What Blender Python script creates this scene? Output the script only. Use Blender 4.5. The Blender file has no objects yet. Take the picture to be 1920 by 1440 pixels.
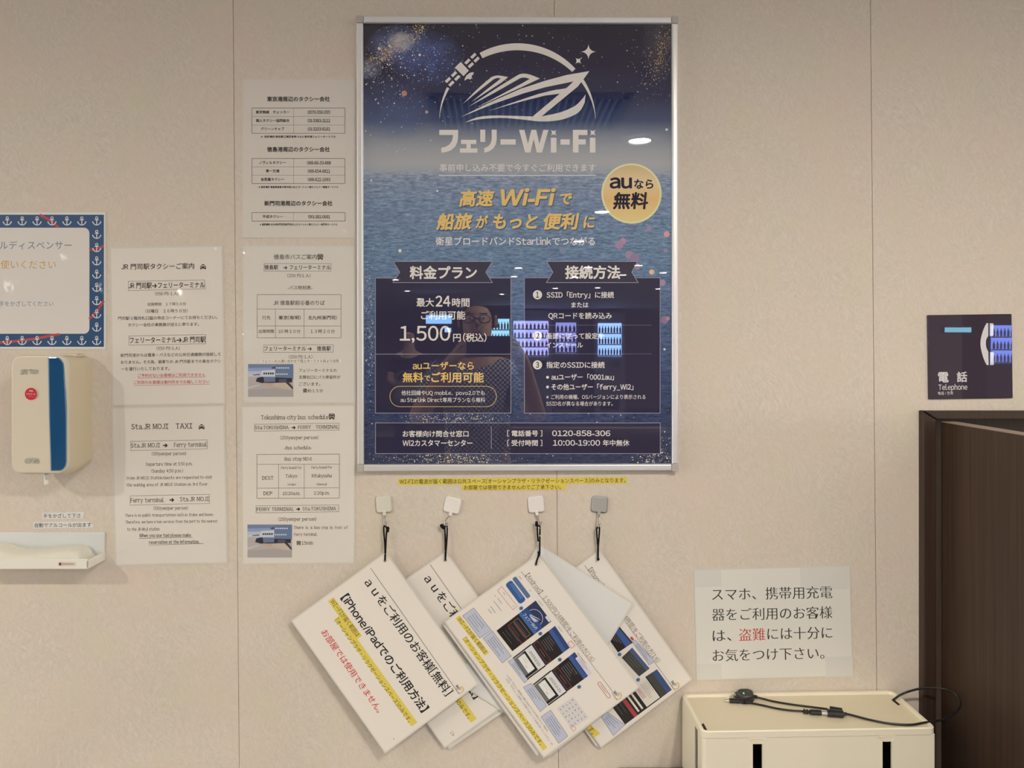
import bpy, math, random
from mathutils import Vector, Matrix
C = bpy.context.scene.collection
S = bpy.context.scene
rnd = random.Random(7)

# ------------------------------------------------------------------ camera
F = 1350.0                 # focal length in pixels of a 1920x1440 frame
D = 1.35                   # camera to wall
ZC = 1.50                  # camera height
PX, PY = 936.0, 655.0      # foot of the perpendicular from the camera on the wall
cd = bpy.data.cameras.new('camera'); cam = bpy.data.objects.new('camera', cd); C.objects.link(cam)
cam.location = (0, -D, ZC); cam.rotation_euler = (math.pi/2, 0, 0)
cd.sensor_width = 36; cd.lens = F/1920*36
cd.shift_x = (960-PX)/1920; cd.shift_y = -(720-PY)/1920
cd.clip_start = 0.01; cd.clip_end = 100
S.camera = cam
# ------------------------------------------------------------------ world and exposure
w = bpy.data.worlds.new('world'); S.world = w; w.use_nodes = True
bg = w.node_tree.nodes['Background']
bg.inputs[0].default_value = (1.0, .915, .765, 1); bg.inputs[1].default_value = 4.0
S.view_settings.view_transform = 'Standard'; S.view_settings.look = 'None'
S.view_settings.exposure = 0.07; S.view_settings.gamma = 1.0
S.cycles.sample_clamp_indirect = 4.0
LAMP = (1.0, .90, .735)     # colour of the ceiling lamps
LAMP_POWER = 920.0      # near row; the far ones are weaker

# ------------------------------------------------------------------ maths
def lin(v):
    v /= 255.0
    return v/12.92 if v <= .04045 else ((v+.055)/1.055)**2.4
ILL = (.80, .69, .55)      # light level on the wall, used to turn seen colours into surface colours
def alb(r, g, b):
    return tuple(min(.92, max(.002, lin(c)/i)) for c, i in zip((r, g, b), ILL))
def albp(r, g, b, k=.018):  # poster ink: what is seen less what the clear pane mirrors
    return tuple(min(.92, max(.004, (lin(c)-k)/i/.9)) for c, i in zip((r, g, b), ILL))
def W(x, y, d=0.0):        # photo pixel on a plane d in front of the wall
    s = (D-d)/D/1000.0
    return Vector(((x-PX)*s, -d, ZC+(PY-y)*s))
def MIR(x, y, Z):          # a place seen mirrored in the wall, Z from the camera
    return Vector(((x-PX)/F*Z, -(Z-D), ZC+(PY-y)/F*Z))
class Crop:
    def __init__(s, ox, oy, k): s.ox, s.oy, s.k = ox, oy, k
    def __call__(s, x, y): return (s.ox+x*s.k, s.oy+y*s.k)
ID = Crop(0, 0, 1)

# ------------------------------------------------------------------ materials
_m = {}
def newmat(name):
    m = bpy.data.materials.new(name); m.use_nodes = True
    return m, m.node_tree.nodes, m.node_tree.links, m.node_tree.nodes['Principled BSDF']
def mat(name, rgb, rough=.5, metal=0, spec=.5, coat=0, raw=False, emit=None, es=1, coatr=.04):
    if name in _m: return _m[name]
    m, n, l, p = newmat(name)
    c = rgb if raw else alb(*rgb)
    p.inputs['Base Color'].default_value = (*c, 1)
    p.inputs['Roughness'].default_value = rough; p.inputs['Metallic'].default_value = metal
    p.inputs['Specular IOR Level'].default_value = spec
    p.inputs['Coat Weight'].default_value = coat; p.inputs['Coat Roughness'].default_value = coatr
    if emit:
        p.inputs['Emission Color'].default_value = (*emit, 1); p.inputs['Emission Strength'].default_value = es
    _m[name] = m
    return m
def math_node(n, l, op, a, b=None, c=None):
    q = n.new('ShaderNodeMath'); q.operation = op
    for i, v in enumerate((a, b, c)):
        if v is None: continue
        if isinstance(v, (int, float)): q.inputs[i].default_value = v
        else: l.new(v, q.inputs[i])
    return q.outputs[0]
def ramp(n, l, fac, stops, interp='LINEAR'):
    r = n.new('ShaderNodeValToRGB'); l.new(fac, r.inputs[0]); cr = r.color_ramp; cr.interpolation = interp
    while len(cr.elements) < len(stops): cr.elements.new(.5)
    for e, (p, c) in zip(cr.elements, stops): e.position = p; e.color = (*c, 1)
    return r.outputs[0]
def noise(n, l, vec, scale, detail=2, rough=.5):
    t = n.new('ShaderNodeTexNoise'); l.new(vec, t.inputs['Vector'])
    t.inputs['Scale'].default_value = scale; t.inputs['Detail'].default_value = detail; t.inputs['Roughness'].default_value = rough
    return t.outputs['Fac']
def mapping(n, l, vec, scale=(1, 1, 1), rot=(0, 0, 0)):
    q = n.new('ShaderNodeMapping'); q.vector_type = 'TEXTURE'; l.new(vec, q.inputs[0]); scale = tuple(1/v for v in scale); q.inputs['Scale'].default_value = scale; q.inputs['Rotation'].default_value = rot
    return q.outputs[0]
def mixc(n, l, fac, a, b, blend='MIX'):
    q = n.new('ShaderNodeMix'); q.data_type = 'RGBA'; q.blend_type = blend
    for i, v in ((0, fac), (6, a), (7, b)):
        if isinstance(v, (int, float)): q.inputs[i].default_value = v
        elif isinstance(v, tuple): q.inputs[i].default_value = (*v, 1)
        else: l.new(v, q.inputs[i])
    return q.outputs[2]

# creased film on the laminated sheets: real bumps where the photo shows creases
CREASE = [(485,492,34),(468,565,36),(645,528,34),(475,645,32),(345,583,44),(408,522,26),(206,535,22),(463,425,22),(497,436,26),
          (1160,1292,26),(1078,1238,30),(128,478,16),(28,532,22),(410,464,9),(650,560,18),(655,430,12),(1125,1280,18)]
def wrinkle_group():
    g = bpy.data.node_groups.new('film_wrinkle', 'ShaderNodeTree')
    g.interface.new_socket('Normal', in_out='OUTPUT', socket_type='NodeSocketVector')
    n, l = g.nodes, g.links
    out = n.new('NodeGroupOutput'); geo = n.new('ShaderNodeNewGeometry'); pos = geo.outputs['Position']
    acc = None
    for x, y, r in CREASE:
        c = W(x, y, .002)
        v = n.new('ShaderNodeVectorMath'); v.operation = 'DISTANCE'; l.new(pos, v.inputs[0]); v.inputs[1].default_value = c
        a = math_node(n, l, 'MULTIPLY', v.outputs['Value'], -1000.0/r)
        a = math_node(n, l, 'ADD', a, 1.0)
        acc = a if acc is None else math_node(n, l, 'MAXIMUM', acc, a)
    mask = math_node(n, l, 'MULTIPLY', math_node(n, l, 'MAXIMUM', acc, 0.0), 1.6)
    mask = math_node(n, l, 'MINIMUM', mask, 1.0)
    nz = noise(n, l, pos, 62, 2.5, .4)
    lo = noise(n, l, pos, 14, 2)
    h = math_node(n, l, 'MULTIPLY', nz, mask)
    h = math_node(n, l, 'MULTIPLY', h, .009)
    h = math_node(n, l, 'ADD', h, math_node(n, l, 'MULTIPLY', lo, .0007))
    b = n.new('ShaderNodeBump'); b.inputs['Strength'].default_value = 1; b.inputs['Distance'].default_value = 1
    l.new(h, b.inputs['Height']); l.new(b.outputs[0], out.inputs[0])
    return g
WR = wrinkle_group()
def lam(rgb, raw=False):   # ink or paper under glossy film
    k = ('lam', rgb)
    if k in _m: return _m[k]
    m = mat('laminated_%d_%d_%d' % rgb, rgb, rough=.55, spec=.2, coat=.8, coatr=.02, raw=raw)
    n, l = m.node_tree.nodes, m.node_tree.links
    g = n.new('ShaderNodeGroup'); g.node_tree = WR
    l.new(g.outputs[0], n['Principled BSDF'].inputs['Coat Normal'])
    _m[k] = m
    return m
def ptr(rgb):              # ink of the framed poster, behind its smooth gloss
    m = mat('poster_ink_%d_%d_%d' % rgb, albp(*rgb), rough=.6, spec=0, coat=1, coatr=.0, raw=True)
    m.node_tree.nodes['Principled BSDF'].inputs['Coat IOR'].default_value = 1.8
    return m
def matte(rgb): return mat('matte_%d_%d_%d' % rgb, rgb, rough=.7, spec=.25)
def plast(rgb, rough=.3): return mat('plastic_%d_%d_%d_%d' % (*rgb, int(rough*100)), rgb, rough=rough, spec=.5)

# ------------------------------------------------------------------ mesh collector
class M:
    N = 0
    def __init__(s): s.v = []; s.f = []; s.n = 0
    def add(s, pts, faces):
        o = len(s.v); s.v += [Vector(p) for p in pts]; s.f += [tuple(i+o for i in f) for f in faces]
    # --- flat print in photo pixels, facing the camera
    def poly(s, pts, d):
        a = sum(pts[i-1][0]*pts[i][1]-pts[i][0]*pts[i-1][1] for i in range(len(pts)))
        if a > 0: pts = pts[::-1]
        M.N = (M.N+1) % 45; u = M.N*2e-6
        s.add([W(x, y, (d(x, y) if callable(d) else d)+u) for x, y in pts], [tuple(range(len(pts)))])
    def rect(s, x0, y0, x1, y1, d): s.poly([(x0, y0), (x1, y0), (x1, y1), (x0, y1)], d)
    def line(s, p, q, wd, d):
        dx, dy = q[0]-p[0], q[1]-p[1]; L = math.hypot(dx, dy) or 1; nx, ny = -dy/L*wd/2, dx/L*wd/2
        s.poly([(p[0]+nx, p[1]+ny), (q[0]+nx, q[1]+ny), (q[0]-nx, q[1]-ny), (p[0]-nx, p[1]-ny)], d)
    def path(s, pts, wd, d, closed=False):
        n = len(pts); L = []; R = []
        for i in range(n):
            a = pts[i-1] if (i or closed) else pts[i]; b = pts[(i+1) % n] if (i < n-1 or closed) else pts[i]
            def nrm(p, q):
                dx, dy = q[0]-p[0], q[1]-p[1]; k = math.hypot(dx, dy)
                return (-dy/k, dx/k) if k > 1e-9 else None
            n1, n2 = nrm(a, pts[i]), nrm(pts[i], b)
            n1 = n1 or n2; n2 = n2 or n1
            mx, my = n1[0]+n2[0], n1[1]+n2[1]; k = max(.25, (mx*mx+my*my)/2)
            mx, my = mx/k*wd/2, my/k*wd/2
            L.append((pts[i][0]+mx, pts[i][1]+my)); R.append((pts[i][0]-mx, pts[i][1]-my))
        for i in range(n if closed else n-1):
            j = (i+1) % n
            s.poly([L[i], L[j], R[j], R[i]], d)
    def disc(s, x, y, r, d, n=24, ry=None):
        s.poly([(x+r*math.cos(2*math.pi*i/n), y+(ry or r)*math.sin(2*math.pi*i/n)) for i in range(n)], d)
    # --- solids in metres
    def box(s, c, size, rot=None, bev=0.0):
        x, y, z = (q/2 for q in size)
        if bev:
            return s.rbox(c, size, bev, rot)
        p = [Vector((i*x, j*y, k*z)) for i in (-1, 1) for j in (-1, 1) for k in (-1, 1)]
        if rot: p = [rot @ q for q in p]
        s.add([Vector(c)+q for q in p], [(0,1,3,2),(4,6,7,5),(0,4,5,1),(2,3,7,6),(0,2,6,4),(1,5,7,3)])
    def rbox(s, c, size, r, rot=None, seg=3):
        # box with every edge rounded: stack of rounded rectangles along z
        hx, hy, hz = (q/2 for q in size); r = min(r, hx*.99, hy*.99, hz*.99)
        prof = [(-hz+r-r*math.cos(t), r-r*math.sin(t)) for t in [math.pi/2*i/seg for i in range(seg+1)]]
        prof += [(-z, i) for z, i in prof[::-1]]
        rings = []
        for z, ins in prof:
            ring = []
            rr = max(r-ins, 1e-5)
            for qx, qy, a0 in ((1, 1, 0), (-1, 1, 90), (-1, -1, 180), (1, -1, 270)):
                for i in range(seg+1):
                    a = math.radians(a0+90*i/seg)
                    ring.append(Vector((qx*(hx-r)+rr*math.cos(a), qy*(hy-r)+rr*math.sin(a), z)))
            rings.append(ring)
        s.loft(rings, c, rot)
    def loft(s, rings, c=(0, 0, 0), rot=None, cap=True):
        n = len(rings[0]); pts = [p for r in rings for p in r]
        if rot: pts = [rot @ p for p in pts]
        f = []
        for k in range(len(rings)-1):
            for i in range(n):
                j = (i+1) % n
                f.append((k*n+i, k*n+j, (k+1)*n+j, (k+1)*n+i))
        if cap: f.append(tuple(range(n))[::-1]); f.append(tuple((len(rings)-1)*n+i for i in range(n)))
        s.add([Vector(c)+p for p in pts], f)
    def tube(s, pts, r, n=8, closed=False):
        pts = [Vector(p) for p in pts]; rings = []
        up = Vector((0, 0, 1)); m_ = len(pts)
        for i, p in enumerate(pts):
            t = (pts[min(i+1, m_-1)]-pts[max(i-1, 0)])
            t = t.normalized() if t.length > 1e-9 else Vector((0, 0, 1))
            a = t.cross(up)
            if a.length < .05: a = t.cross(Vector((0, 1, 0)))
            a.normalize(); b = t.cross(a).normalized()
            rr = r[i] if isinstance(r, (list, tuple)) else r
            rings.append([p+a*rr*math.cos(2*math.pi*k/n)+b*rr*math.sin(2*math.pi*k/n) for k in range(n)])
        s.loft(rings)
    def extrude(s, pts, d0, d1, bev=0.0):
        # outline in photo pixels (as seen at depth d1) pushed out from depth d0 to d1, bevelled front edge
        a = sum(pts[i-1][0]*pts[i][1]-pts[i][0]*pts[i-1][1] for i in range(len(pts)))
        if a > 0: pts = pts[::-1]
        base = [W(x, y, d1) for x, y in pts]; n = len(base)
        cen = sum(base, Vector())/n
        def ring(d, ins):
            o = []
            for i, p in enumerate(base):
                e1 = (p-base[i-1]); e2 = (base[(i+1) % n]-p)
                e1 = e1.normalized() if e1.length > 1e-9 else e2.normalized(); e2 = e2.normalized() if e2.length > 1e-9 else e1
                n1 = Vector((-e1.z, 0, e1.x)); n2 = Vector((-e2.z, 0, e2.x)); m_ = n1+n2
                m_ = m_.normalized() if m_.length > 1e-6 else n1
                if m_.dot(cen-p) < 0 and n1.dot(n2) > .3: m_ = m_
                k = 1/max(.5, m_.dot(n1))
                q = p+m_*ins*k
                o.append(Vector((q.x, -d, q.z)))
            return o
        sg = 1
        t0 = ring(d1, .001)
        if (t0[0]-cen).length > (base[0]-cen).length: sg = -1
        rings = [ring(d0, 0)]
        if bev:
            for i in range(4):
                t = math.pi/2*i/3
                rings.append(ring(d1-bev+bev*math.sin(t), sg*bev*(1-math.cos(t))))
        else: rings.append(ring(d1, 0))
        s.loft(rings)
    def build(s, name, material, parent=None, off=None, smooth=False, label=None):
        me = bpy.data.meshes.new(name)
        off = Vector(off) if off is not None else (parent.matrix_basis.translation if parent else Vector())
        me.from_pydata([p-off for p in s.v], [], s.f); me.update()
        if smooth:
            for p in me.polygons: p.use_smooth = True
        me.materials.append(material)
        o = bpy.data.objects.new(name, me); C.objects.link(o)
        if parent: o.parent = parent
        elif off.length: o.location = off
        if label: o['label'] = label
        return o
def rrect(x0, y0, x1, y1, r, n=6, corners=(1, 1, 1, 1)):
    p = []
    for (cx, cy, a0, on) in ((x1-r, y0+r, -90, corners[0]), (x1-r, y1-r, 0, corners[1]), (x0+r, y1-r, 90, corners[2]), (x0+r, y0+r, 180, corners[3])):
        if on: p += [(cx+r*math.cos(math.radians(a0+90*i/n)), cy+r*math.sin(math.radians(a0+90*i/n))) for i in range(n+1)]
        else:
            p.append((x1 if cx > (x0+x1)/2 else x0, y0 if cy < (y0+y1)/2 else y1))
    return p
def rotpts(pts, c, deg):
    a = math.radians(deg); ca, sa = math.cos(a), math.sin(a)
    return [(c[0]+(x-c[0])*ca-(y-c[1])*sa, c[1]+(x-c[0])*sa+(y-c[1])*ca) for x, y in pts]
def smooth_path(pts, n=8):
    o = []; P = [Vector(p) for p in pts]
    P = [2*P[0]-P[1]]+P+[2*P[-1]-P[-2]]
    for i in range(1, len(P)-2):
        for k in range(n):
            t = k/n; a, b, c, d = P[i-1:i+3]
            o.append(.5*((2*b)+(c-a)*t+(2*a-5*b+4*c-d)*t*t+(3*b-a-3*c+d)*t**3))
    o.append(P[-2]); return o

# ------------------------------------------------------------------ things
def tag(o, label=None, cat=None, group=None, kind=None):
    if label: o['label'] = label
    if cat: o['category'] = cat
    if group: o['group'] = group
    if kind: o['kind'] = kind
    return o
def thing(name, label, cat, loc, group=None):
    o = bpy.data.objects.new(name, None); C.objects.link(o); o.location = loc; o.empty_display_size = .02
    return tag(o, label, cat, group)
def copy_tree(o, parent=None):
    c = o.copy(); C.objects.link(c)
    if parent: c.parent = parent
    for ch in list(o.children): copy_tree(ch, c)
    return c

# ------------------------------------------------------------------ lettering (Blender's built-in face, turned into mesh)
fc = bpy.data.curves.new('lettering_source', 'FONT'); fo = bpy.data.objects.new('lettering_source', fc); C.objects.link(fo)
fc.fill_mode = 'FRONT'
_tc = {}
WIDE = {c: chr(ord(c)+0xFEE0) for c in map(chr, range(33, 127)) if c not in '-_.,/'}
def glyph(ch, off, res):
    k = (ch, off, res)
    if k in _tc: return _tc[k]
    fc.body = ch; fc.offset = off; fc.resolution_u = res
    bpy.context.view_layer.update()
    e = fo.evaluated_get(bpy.context.evaluated_depsgraph_get()); me = e.to_mesh()
    v = [(p.co.x, p.co.y) for p in me.vertices]; f = [tuple(p.vertices) for p in me.polygons]
    e.to_mesh_clear()
    _tc[k] = (v, f)
    return v, f
def glyphs(body, off, res, serif, squeeze):
    V, Fc, pen = [], [], 0.0
    for ch in body:
        if ch == ' ': pen += (.36 if serif else .28); continue
        if ch == '\u3000': pen += 1.0; continue
        asc = ord(ch) < 128
        v, f = glyph(WIDE.get(ch, ch) if asc else ch, off, res)
        if not v: pen += .5; continue
        v = list(v); f = list(f)
        if asc:
            x0 = min(p[0] for p in v); x1 = max(p[0] for p in v); q = squeeze
            wd = (x1-x0)*q; adv = wd+(.10 if serif else .085)
            if ch.isdigit(): adv = max(adv, .56*q)
            if ch in '.,:': adv = wd+.13
            sh_ = (adv-wd)/2
            v = [((x-x0)*q+sh_, y) for x, y in v]
        else: adv = 1.0
        if serif and asc and ch.isalpha():
            cnt = {}
            for g in f:
                for i in range(len(g)):
                    e = tuple(sorted((g[i-1], g[i]))); cnt[e] = cnt.get(e, 0)+1
            for (i, j), c in list(cnt.items()):
                if c != 1: continue
                (xa, ya), (xb, yb) = v[i][:2], v[j][:2]
                if abs(ya-yb) < .006 and .045 < abs(xa-xb) < .12:
                    xa, xb = min(xa, xb)-.075, max(xa, xb)+.075
                    y = ya if ya < .25 else ya-.042
                    o = len(v); v += [(xa, y, 1), (xb, y, 1), (xb, y+.042, 1), (xa, y+.042, 1)]; f.append((o, o+1, o+2, o+3))
        o = len(V); V += [(p[0]+pen, p[1], p[2] if len(p) > 2 else 0) for p in v]; Fc += [tuple(i+o for i in g) for g in f]
        pen += adv
    return V, Fc
def text(m, body, a, b, d, em=None, bold=0.0, shear=0.0, mincho=0.0, serif=False, crop=ID, res=3, yc=None, squeeze=None):
    """set body so that its ink runs from a to b (points on its middle line)"""
    a = crop(*a); b = crop(*b)
    v, f = glyphs(body, min(bold, 0.0), res, serif, squeeze or (.9 if serif else .96))
    if not v: return
    if shear: v = [(x+shear*y, y, z) for x, y, z in v]
    sh = []
    if mincho: sh = [(-mincho, 0), (mincho, 0)]
    elif bold > 0:
        kk = 8 if bold > .012 else 4
        sh = [(bold*math.cos(2*math.pi*i/kk), bold*math.sin(2*math.pi*i/kk)) for i in range(kk)]
    if sh:
        bv, bf, n0 = list(v), list(f), len(v)
        for k, (dx, dy) in enumerate(sh):
            v += [(x+dx, y+dy, z+2*k+2) for x, y, z in bv]; f += [tuple(i+n0*(k+1) for i in q) for q in bf]
    x0 = min(p[0] for p in v); x1 = max(p[0] for p in v)
    if yc is None: yc = .36 if all(ord(c) < 128 for c in body) else .387
    L = math.hypot(b[0]-a[0], b[1]-a[1]); ux, uy = (b[0]-a[0])/L, (b[1]-a[1])/L
    sx = L/max(1e-6, x1-x0); sy = em*crop.k if em else sx
    pts = []
    for x, y, z in v:
        lu = (x-x0)*sx; lv = -(y-yc)*sy
        px, py = a[0]+ux*lu-uy*lv, a[1]+uy*lu+ux*lv
        pts.append(W(px, py, (d(px, py) if callable(d) else d)+z*5e-6))
    m.add(pts, f)
class Sheet:
    """a printed thing: collects ink per (part, material), then builds each as a child"""
    def __init__(s, root, mk): s.root = root; s.mk = mk; s.parts = {}; s.base = None
    def ink(s, part, rgb, label=None, n=0):
        k = (part, rgb, n)
        if k not in s.parts: s.parts[k] = (M(), label)
        return s.parts[k][0]
    def done(s):
        for (part, rgb, n), (m, lab) in s.parts.items():
            if m.f:
                o = m.build(part, s.mk(rgb), None, off=s.root.location, label=lab)
                o.location = (0, 0, 0); o.parent = s.base or s.root
_k = [0]
def nxt():
    _k[0] += 1; return _k[0]
def under(part, *subs):
    for o in subs: o.parent = part
def box_outline(m, pts, wd, d, crop=ID): m.path([crop(*p) for p in pts], wd, d, closed=True)
# ================================================================== the room
def wall_material():
    m, n, l, p = newmat('wall_vinyl'); g = n.new('ShaderNodeNewGeometry'); pos = g.outputs['Position']
    t = n.new('ShaderNodeTexNoise'); l.new(pos, t.inputs['Vector']); t.inputs['Scale'].default_value = 9; t.inputs['Detail'].default_value = 2
    wv = n.new('ShaderNodeVectorMath'); wv.operation = 'MULTIPLY_ADD'; l.new(t.outputs['Color'], wv.inputs[0]); wv.inputs[1].default_value = (.09, .09, .09); l.new(pos, wv.inputs[2])
    a = noise(n, l, mapping(n, l, wv.outputs[0], (330, 330, 55), (0, math.radians(-38), 0)), 1.0, 3, .6)
    b = noise(n, l, mapping(n, l, wv.outputs[0], (260, 260, 60), (0, math.radians(24), 0)), 1.0, 3, .6)
    c = noise(n, l, pos, 7, 3)
    col = ramp(n, l, a, [(.27, alb(191, 171, 145)), (.5, alb(200, 180, 156)), (.73, alb(211, 192, 169))])
    col = mixc(n, l, .4, col, ramp(n, l, b, [(.3, alb(192, 173, 147)), (.7, alb(210, 191, 168))]))
    col = mixc(n, l, ramp(n, l, c, [(.4, (0, 0, 0)), (.75, (.7, .7, .7))]), col, alb(207, 180, 155))
    c2 = noise(n, l, mapping(n, l, pos, (11, 11, 9)), 1.0, 2)
    col = mixc(n, l, ramp(n, l, c2, [(.5, (0, 0, 0)), (.8, (.6, .6, .6))]), col, alb(200, 184, 150))
    l.new(col, p.inputs['Base Color']); p.inputs['Roughness'].default_value = .55; p.inputs['Specular IOR Level'].default_value = .25
    bp = n.new('ShaderNodeBump'); bp.inputs['Strength'].default_value = .2; bp.inputs['Distance'].default_value = .0012
    l.new(mixc(n, l, .5, a, b), bp.inputs['Height']); l.new(bp.outputs[0], p.inputs['Normal'])
    return m
def wood_material(name, c0, c1, scale=1.0):
    m, n, l, p = newmat(name); g = n.new('ShaderNodeNewGeometry'); pos = g.outputs['Position']
    a = noise(n, l, mapping(n, l, pos, (140*scale, 140*scale, 2.2)), 1.0, 4, .65)
    b = noise(n, l, mapping(n, l, pos, (600*scale, 600*scale, 9)), 1.0, 2)
    col = ramp(n, l, a, [(.28, alb(*c0)), (.72, alb(*c1))])
    col = mixc(n, l, math_node(n, l, 'MULTIPLY', b, .5), col, alb(*c0))
    l.new(col, p.inputs['Base Color']); p.inputs['Roughness'].default_value = .42; p.inputs['Specular IOR Level'].default_value = .35
    return m
WALL = wall_material()
DOORWOOD = wood_material('dark_wood', (50, 34, 23), (77, 54, 39))
TRIMWOOD = wood_material('trim_wood', (50, 34, 25), (68, 50, 38))
# back wall in four vinyl panels with hairline joints, opening at the right
OX0, OY0 = 1752, 783       # opening: left and top in wall pixels
XL, XR, YT, YB = -4000, 5200, -195, 2155
def seam(i, y): return ((437, .0080), (1039, .0058), (1632, .0092))[i][0]+((437, .0080), (1039, .0058), (1632, .0092))[i][1]*y
wm = M()
def wpanel(pts):
    q = [W(x, y, 0) for x, y in pts]
    n = len(q); o = len(wm.v)
    wm.v += q+[p+Vector((0, .0014, 0)) for p in q]
    wm.f += [tuple(o+i for i in range(n))[::-1], ]
    for i in range(n):
        j = (i+1) % n; wm.f.append((o+i, o+j, o+n+j, o+n+i))
hw = .5
wpanel([(XL, YT), (seam(0, YT)-hw, YT), (seam(0, YB)-hw, YB), (XL, YB)])
for i in (0, 1): wpanel([(seam(i, YT)+hw, YT), (seam(i+1, YT)-hw, YT), (seam(i+1, YB)-hw, YB), (seam(i, YB)+hw, YB)])
wpanel([(seam(2, YT)+hw, YT), (XR, YT), (XR, OY0), (OX0, OY0), (OX0, YB), (seam(2, YB)+hw, YB)])
wpanel([(OX0+600, OY0), (XR, OY0), (XR, YB), (OX0+600, YB)])
tag(wm.build('wall_back', WALL), kind='structure')
bk = M()
for (x0, y0, x1, y1) in ((XL, YT, OX0, YB), (OX0, YT, XR, OY0)):
    bk.add([W(x0, y0)+Vector((0, .0016, 0)), W(x1, y0)+Vector((0, .0016, 0)), W(x1, y1)+Vector((0, .0016, 0)), W(x0, y1)+Vector((0, .0016, 0))], [(0, 1, 2, 3)])
tag(bk.build('wall_backing', matte((150, 132, 110))), kind='structure')  # backing sheet behind the wall panels, showing only through their joints
# alcove behind the opening, casing and the opened door
al = M(); X0, X1 = W(OX0, 0).x, W(OX0+600, 0).x; ZT = W(0, OY0).z
for a, b, c, d_ in (((X0,0,0),(X0,.05,0),(X0,.05,ZT),(X0,0,ZT)), ((X1,0,0),(X1,.05,0),(X1,.05,ZT),(X1,0,ZT)),
                   ((X0,.05,0),(X1,.05,0),(X1,.05,ZT),(X0,.05,ZT)), ((X0,0,ZT),(X1,0,ZT),(X1,.05,ZT),(X0,.05,ZT))):
    al.add([a, b, c, d_], [(0, 1, 2, 3)])
tag(al.build('wall_alcove', DOORWOOD), kind='structure')
tr = M()
td = .014
tr.extrude([(1731, 771), (1756, 787), (1756, 2200), (1731, 2200)], 0, td, .003)
tag(tr.build('trim_2', TRIMWOOD), kind='structure')
tr = M(); tr.extrude([(1732, 770.5), (2378, 770.5), (2354, 787), (1757, 787)], 0, td, .003)
tag(tr.build('trim_3', TRIMWOOD), kind='structure')
tr = M(); tr.extrude([(2354, 788), (2378, 772), (2378, 2200), (2354, 2200)], 0, td, .003)
tag(tr.build('trim_4', TRIMWOOD), kind='structure')
dz = ZC-.1355; dm = M()
dx = .8235
dm.box((dx+.014, -.30, dz/2+.004), (.028, .585, dz-.008), bev=.0012)
door = dm.build('door_1', DOORWOOD); tag(door, kind='structure')
em = M(); em.box((dx+.014, -.30, dz+.0006), (.0268, .583, .0012)); em.build('edge_band', matte((150, 128, 110)), door)
# ceiling, floor, far wall
HC = .85
cl = M(); cl.box((4.25, -8.5, ZC+HC+.025), (21.5, 17.2, .05)); tag(cl.build('ceiling', matte((214, 200, 180))), kind='structure')
fl = M(); fl.box((4.25, -8.5, -.02), (21.5, 17.2, .04)); tag(fl.build('floor', matte((158, 146, 128))), kind='structure')
rg = M(); rg.box((.2, -6.2, .004), (5.2, 9.4, .008)); tag(rg.build('added_carpet', matte((62, 56, 60))), 'wide dark carpet put in to darken the floor mirrored in the poster', 'added_carpet')  # rug added to keep the floor dark in the poster's reflection
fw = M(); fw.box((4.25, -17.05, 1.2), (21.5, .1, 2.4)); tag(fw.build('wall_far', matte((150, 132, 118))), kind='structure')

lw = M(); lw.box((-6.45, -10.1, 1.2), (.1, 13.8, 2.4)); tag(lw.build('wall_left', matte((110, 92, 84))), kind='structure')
# ================================================================== lamps (mirrored in the poster, read from shadows, or added as fill)
RING = plast((225, 215, 200), .4)
LENS = mat('lamp_glow', (0, 0, 0), raw=True, emit=LAMP, es=LAMP_POWER)
LENS.node_tree.nodes['Principled BSDF'].inputs['Base Color'].default_value = (.8, .8, .8, 1)
LENSF = mat('lamp_glow_far', (0, 0, 0), raw=True, emit=LAMP, es=LAMP_POWER*.55)
def downlight(lens):
    t = thing('ceiling_downlight', '', 'lamp', (0, 0, 0), 'recessed downlights')
    r = M(); n = 24
    ra = [[Vector((q*math.cos(2*math.pi*i/n), q*math.sin(2*math.pi*i/n), z)) for i in range(n)] for q, z in ((.062, 0), (.060, -.006), (.046, -.008), (.042, -.001))]
    r.loft(ra, cap=False); r.build('trim_ring', RING, t, smooth=True)
    k = M(); k.add([(.043*math.cos(2*math.pi*i/n), .043*math.sin(2*math.pi*i/n), -.003) for i in range(n)], [tuple(range(n))[::-1]])
    k.build('lamp_lens', lens, t)
    return t
mirror_px = [(1198,264),(1128,397),(1085,452),(972,502),(742,524),(764,545),(786,560),(964,518),(941,551),(1102,501),(1078,519),(1167,515),(1197,497),(1243,511),
             (1041,540),(1120,539),(1234,541)]
lamps = []
for x, y in mirror_px:
    Z = F*HC/(PY-y); lamps.append(MIR(x, y, Z))
lamps += [Vector((-1.85, -1.585, ZC+HC))]
for x, y in ((1335,268),(1440,397),(1660,397),(1360,452),(1500,452),(1650,452),(1340,500),(1480,500),(1620,500),(1700,520),(1400,540),(-160,397),(-360,397),(-70,452),(-260,452),(-110,500),(-300,500),(-90,540)):  # side lamps added outside the mirrored view to lift the ambient light
    lamps.append(MIR(x, y, F*HC/(PY-y)))
near = lambda p: p.y > -1.7 and p.x < .7
proto = {True: downlight(LENS), False: downlight(LENSF)}; used = set()
for i, p in enumerate(lamps):
    k_ = near(p); o = copy_tree(proto[k_]) if k_ in used else proto[k_]; used.add(k_)
    o.location = (p.x, p.y, ZC+HC-.001)
    o['label'] = 'white round recessed downlight among the mirrored ceiling lamps and the added fill ones'
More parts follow.
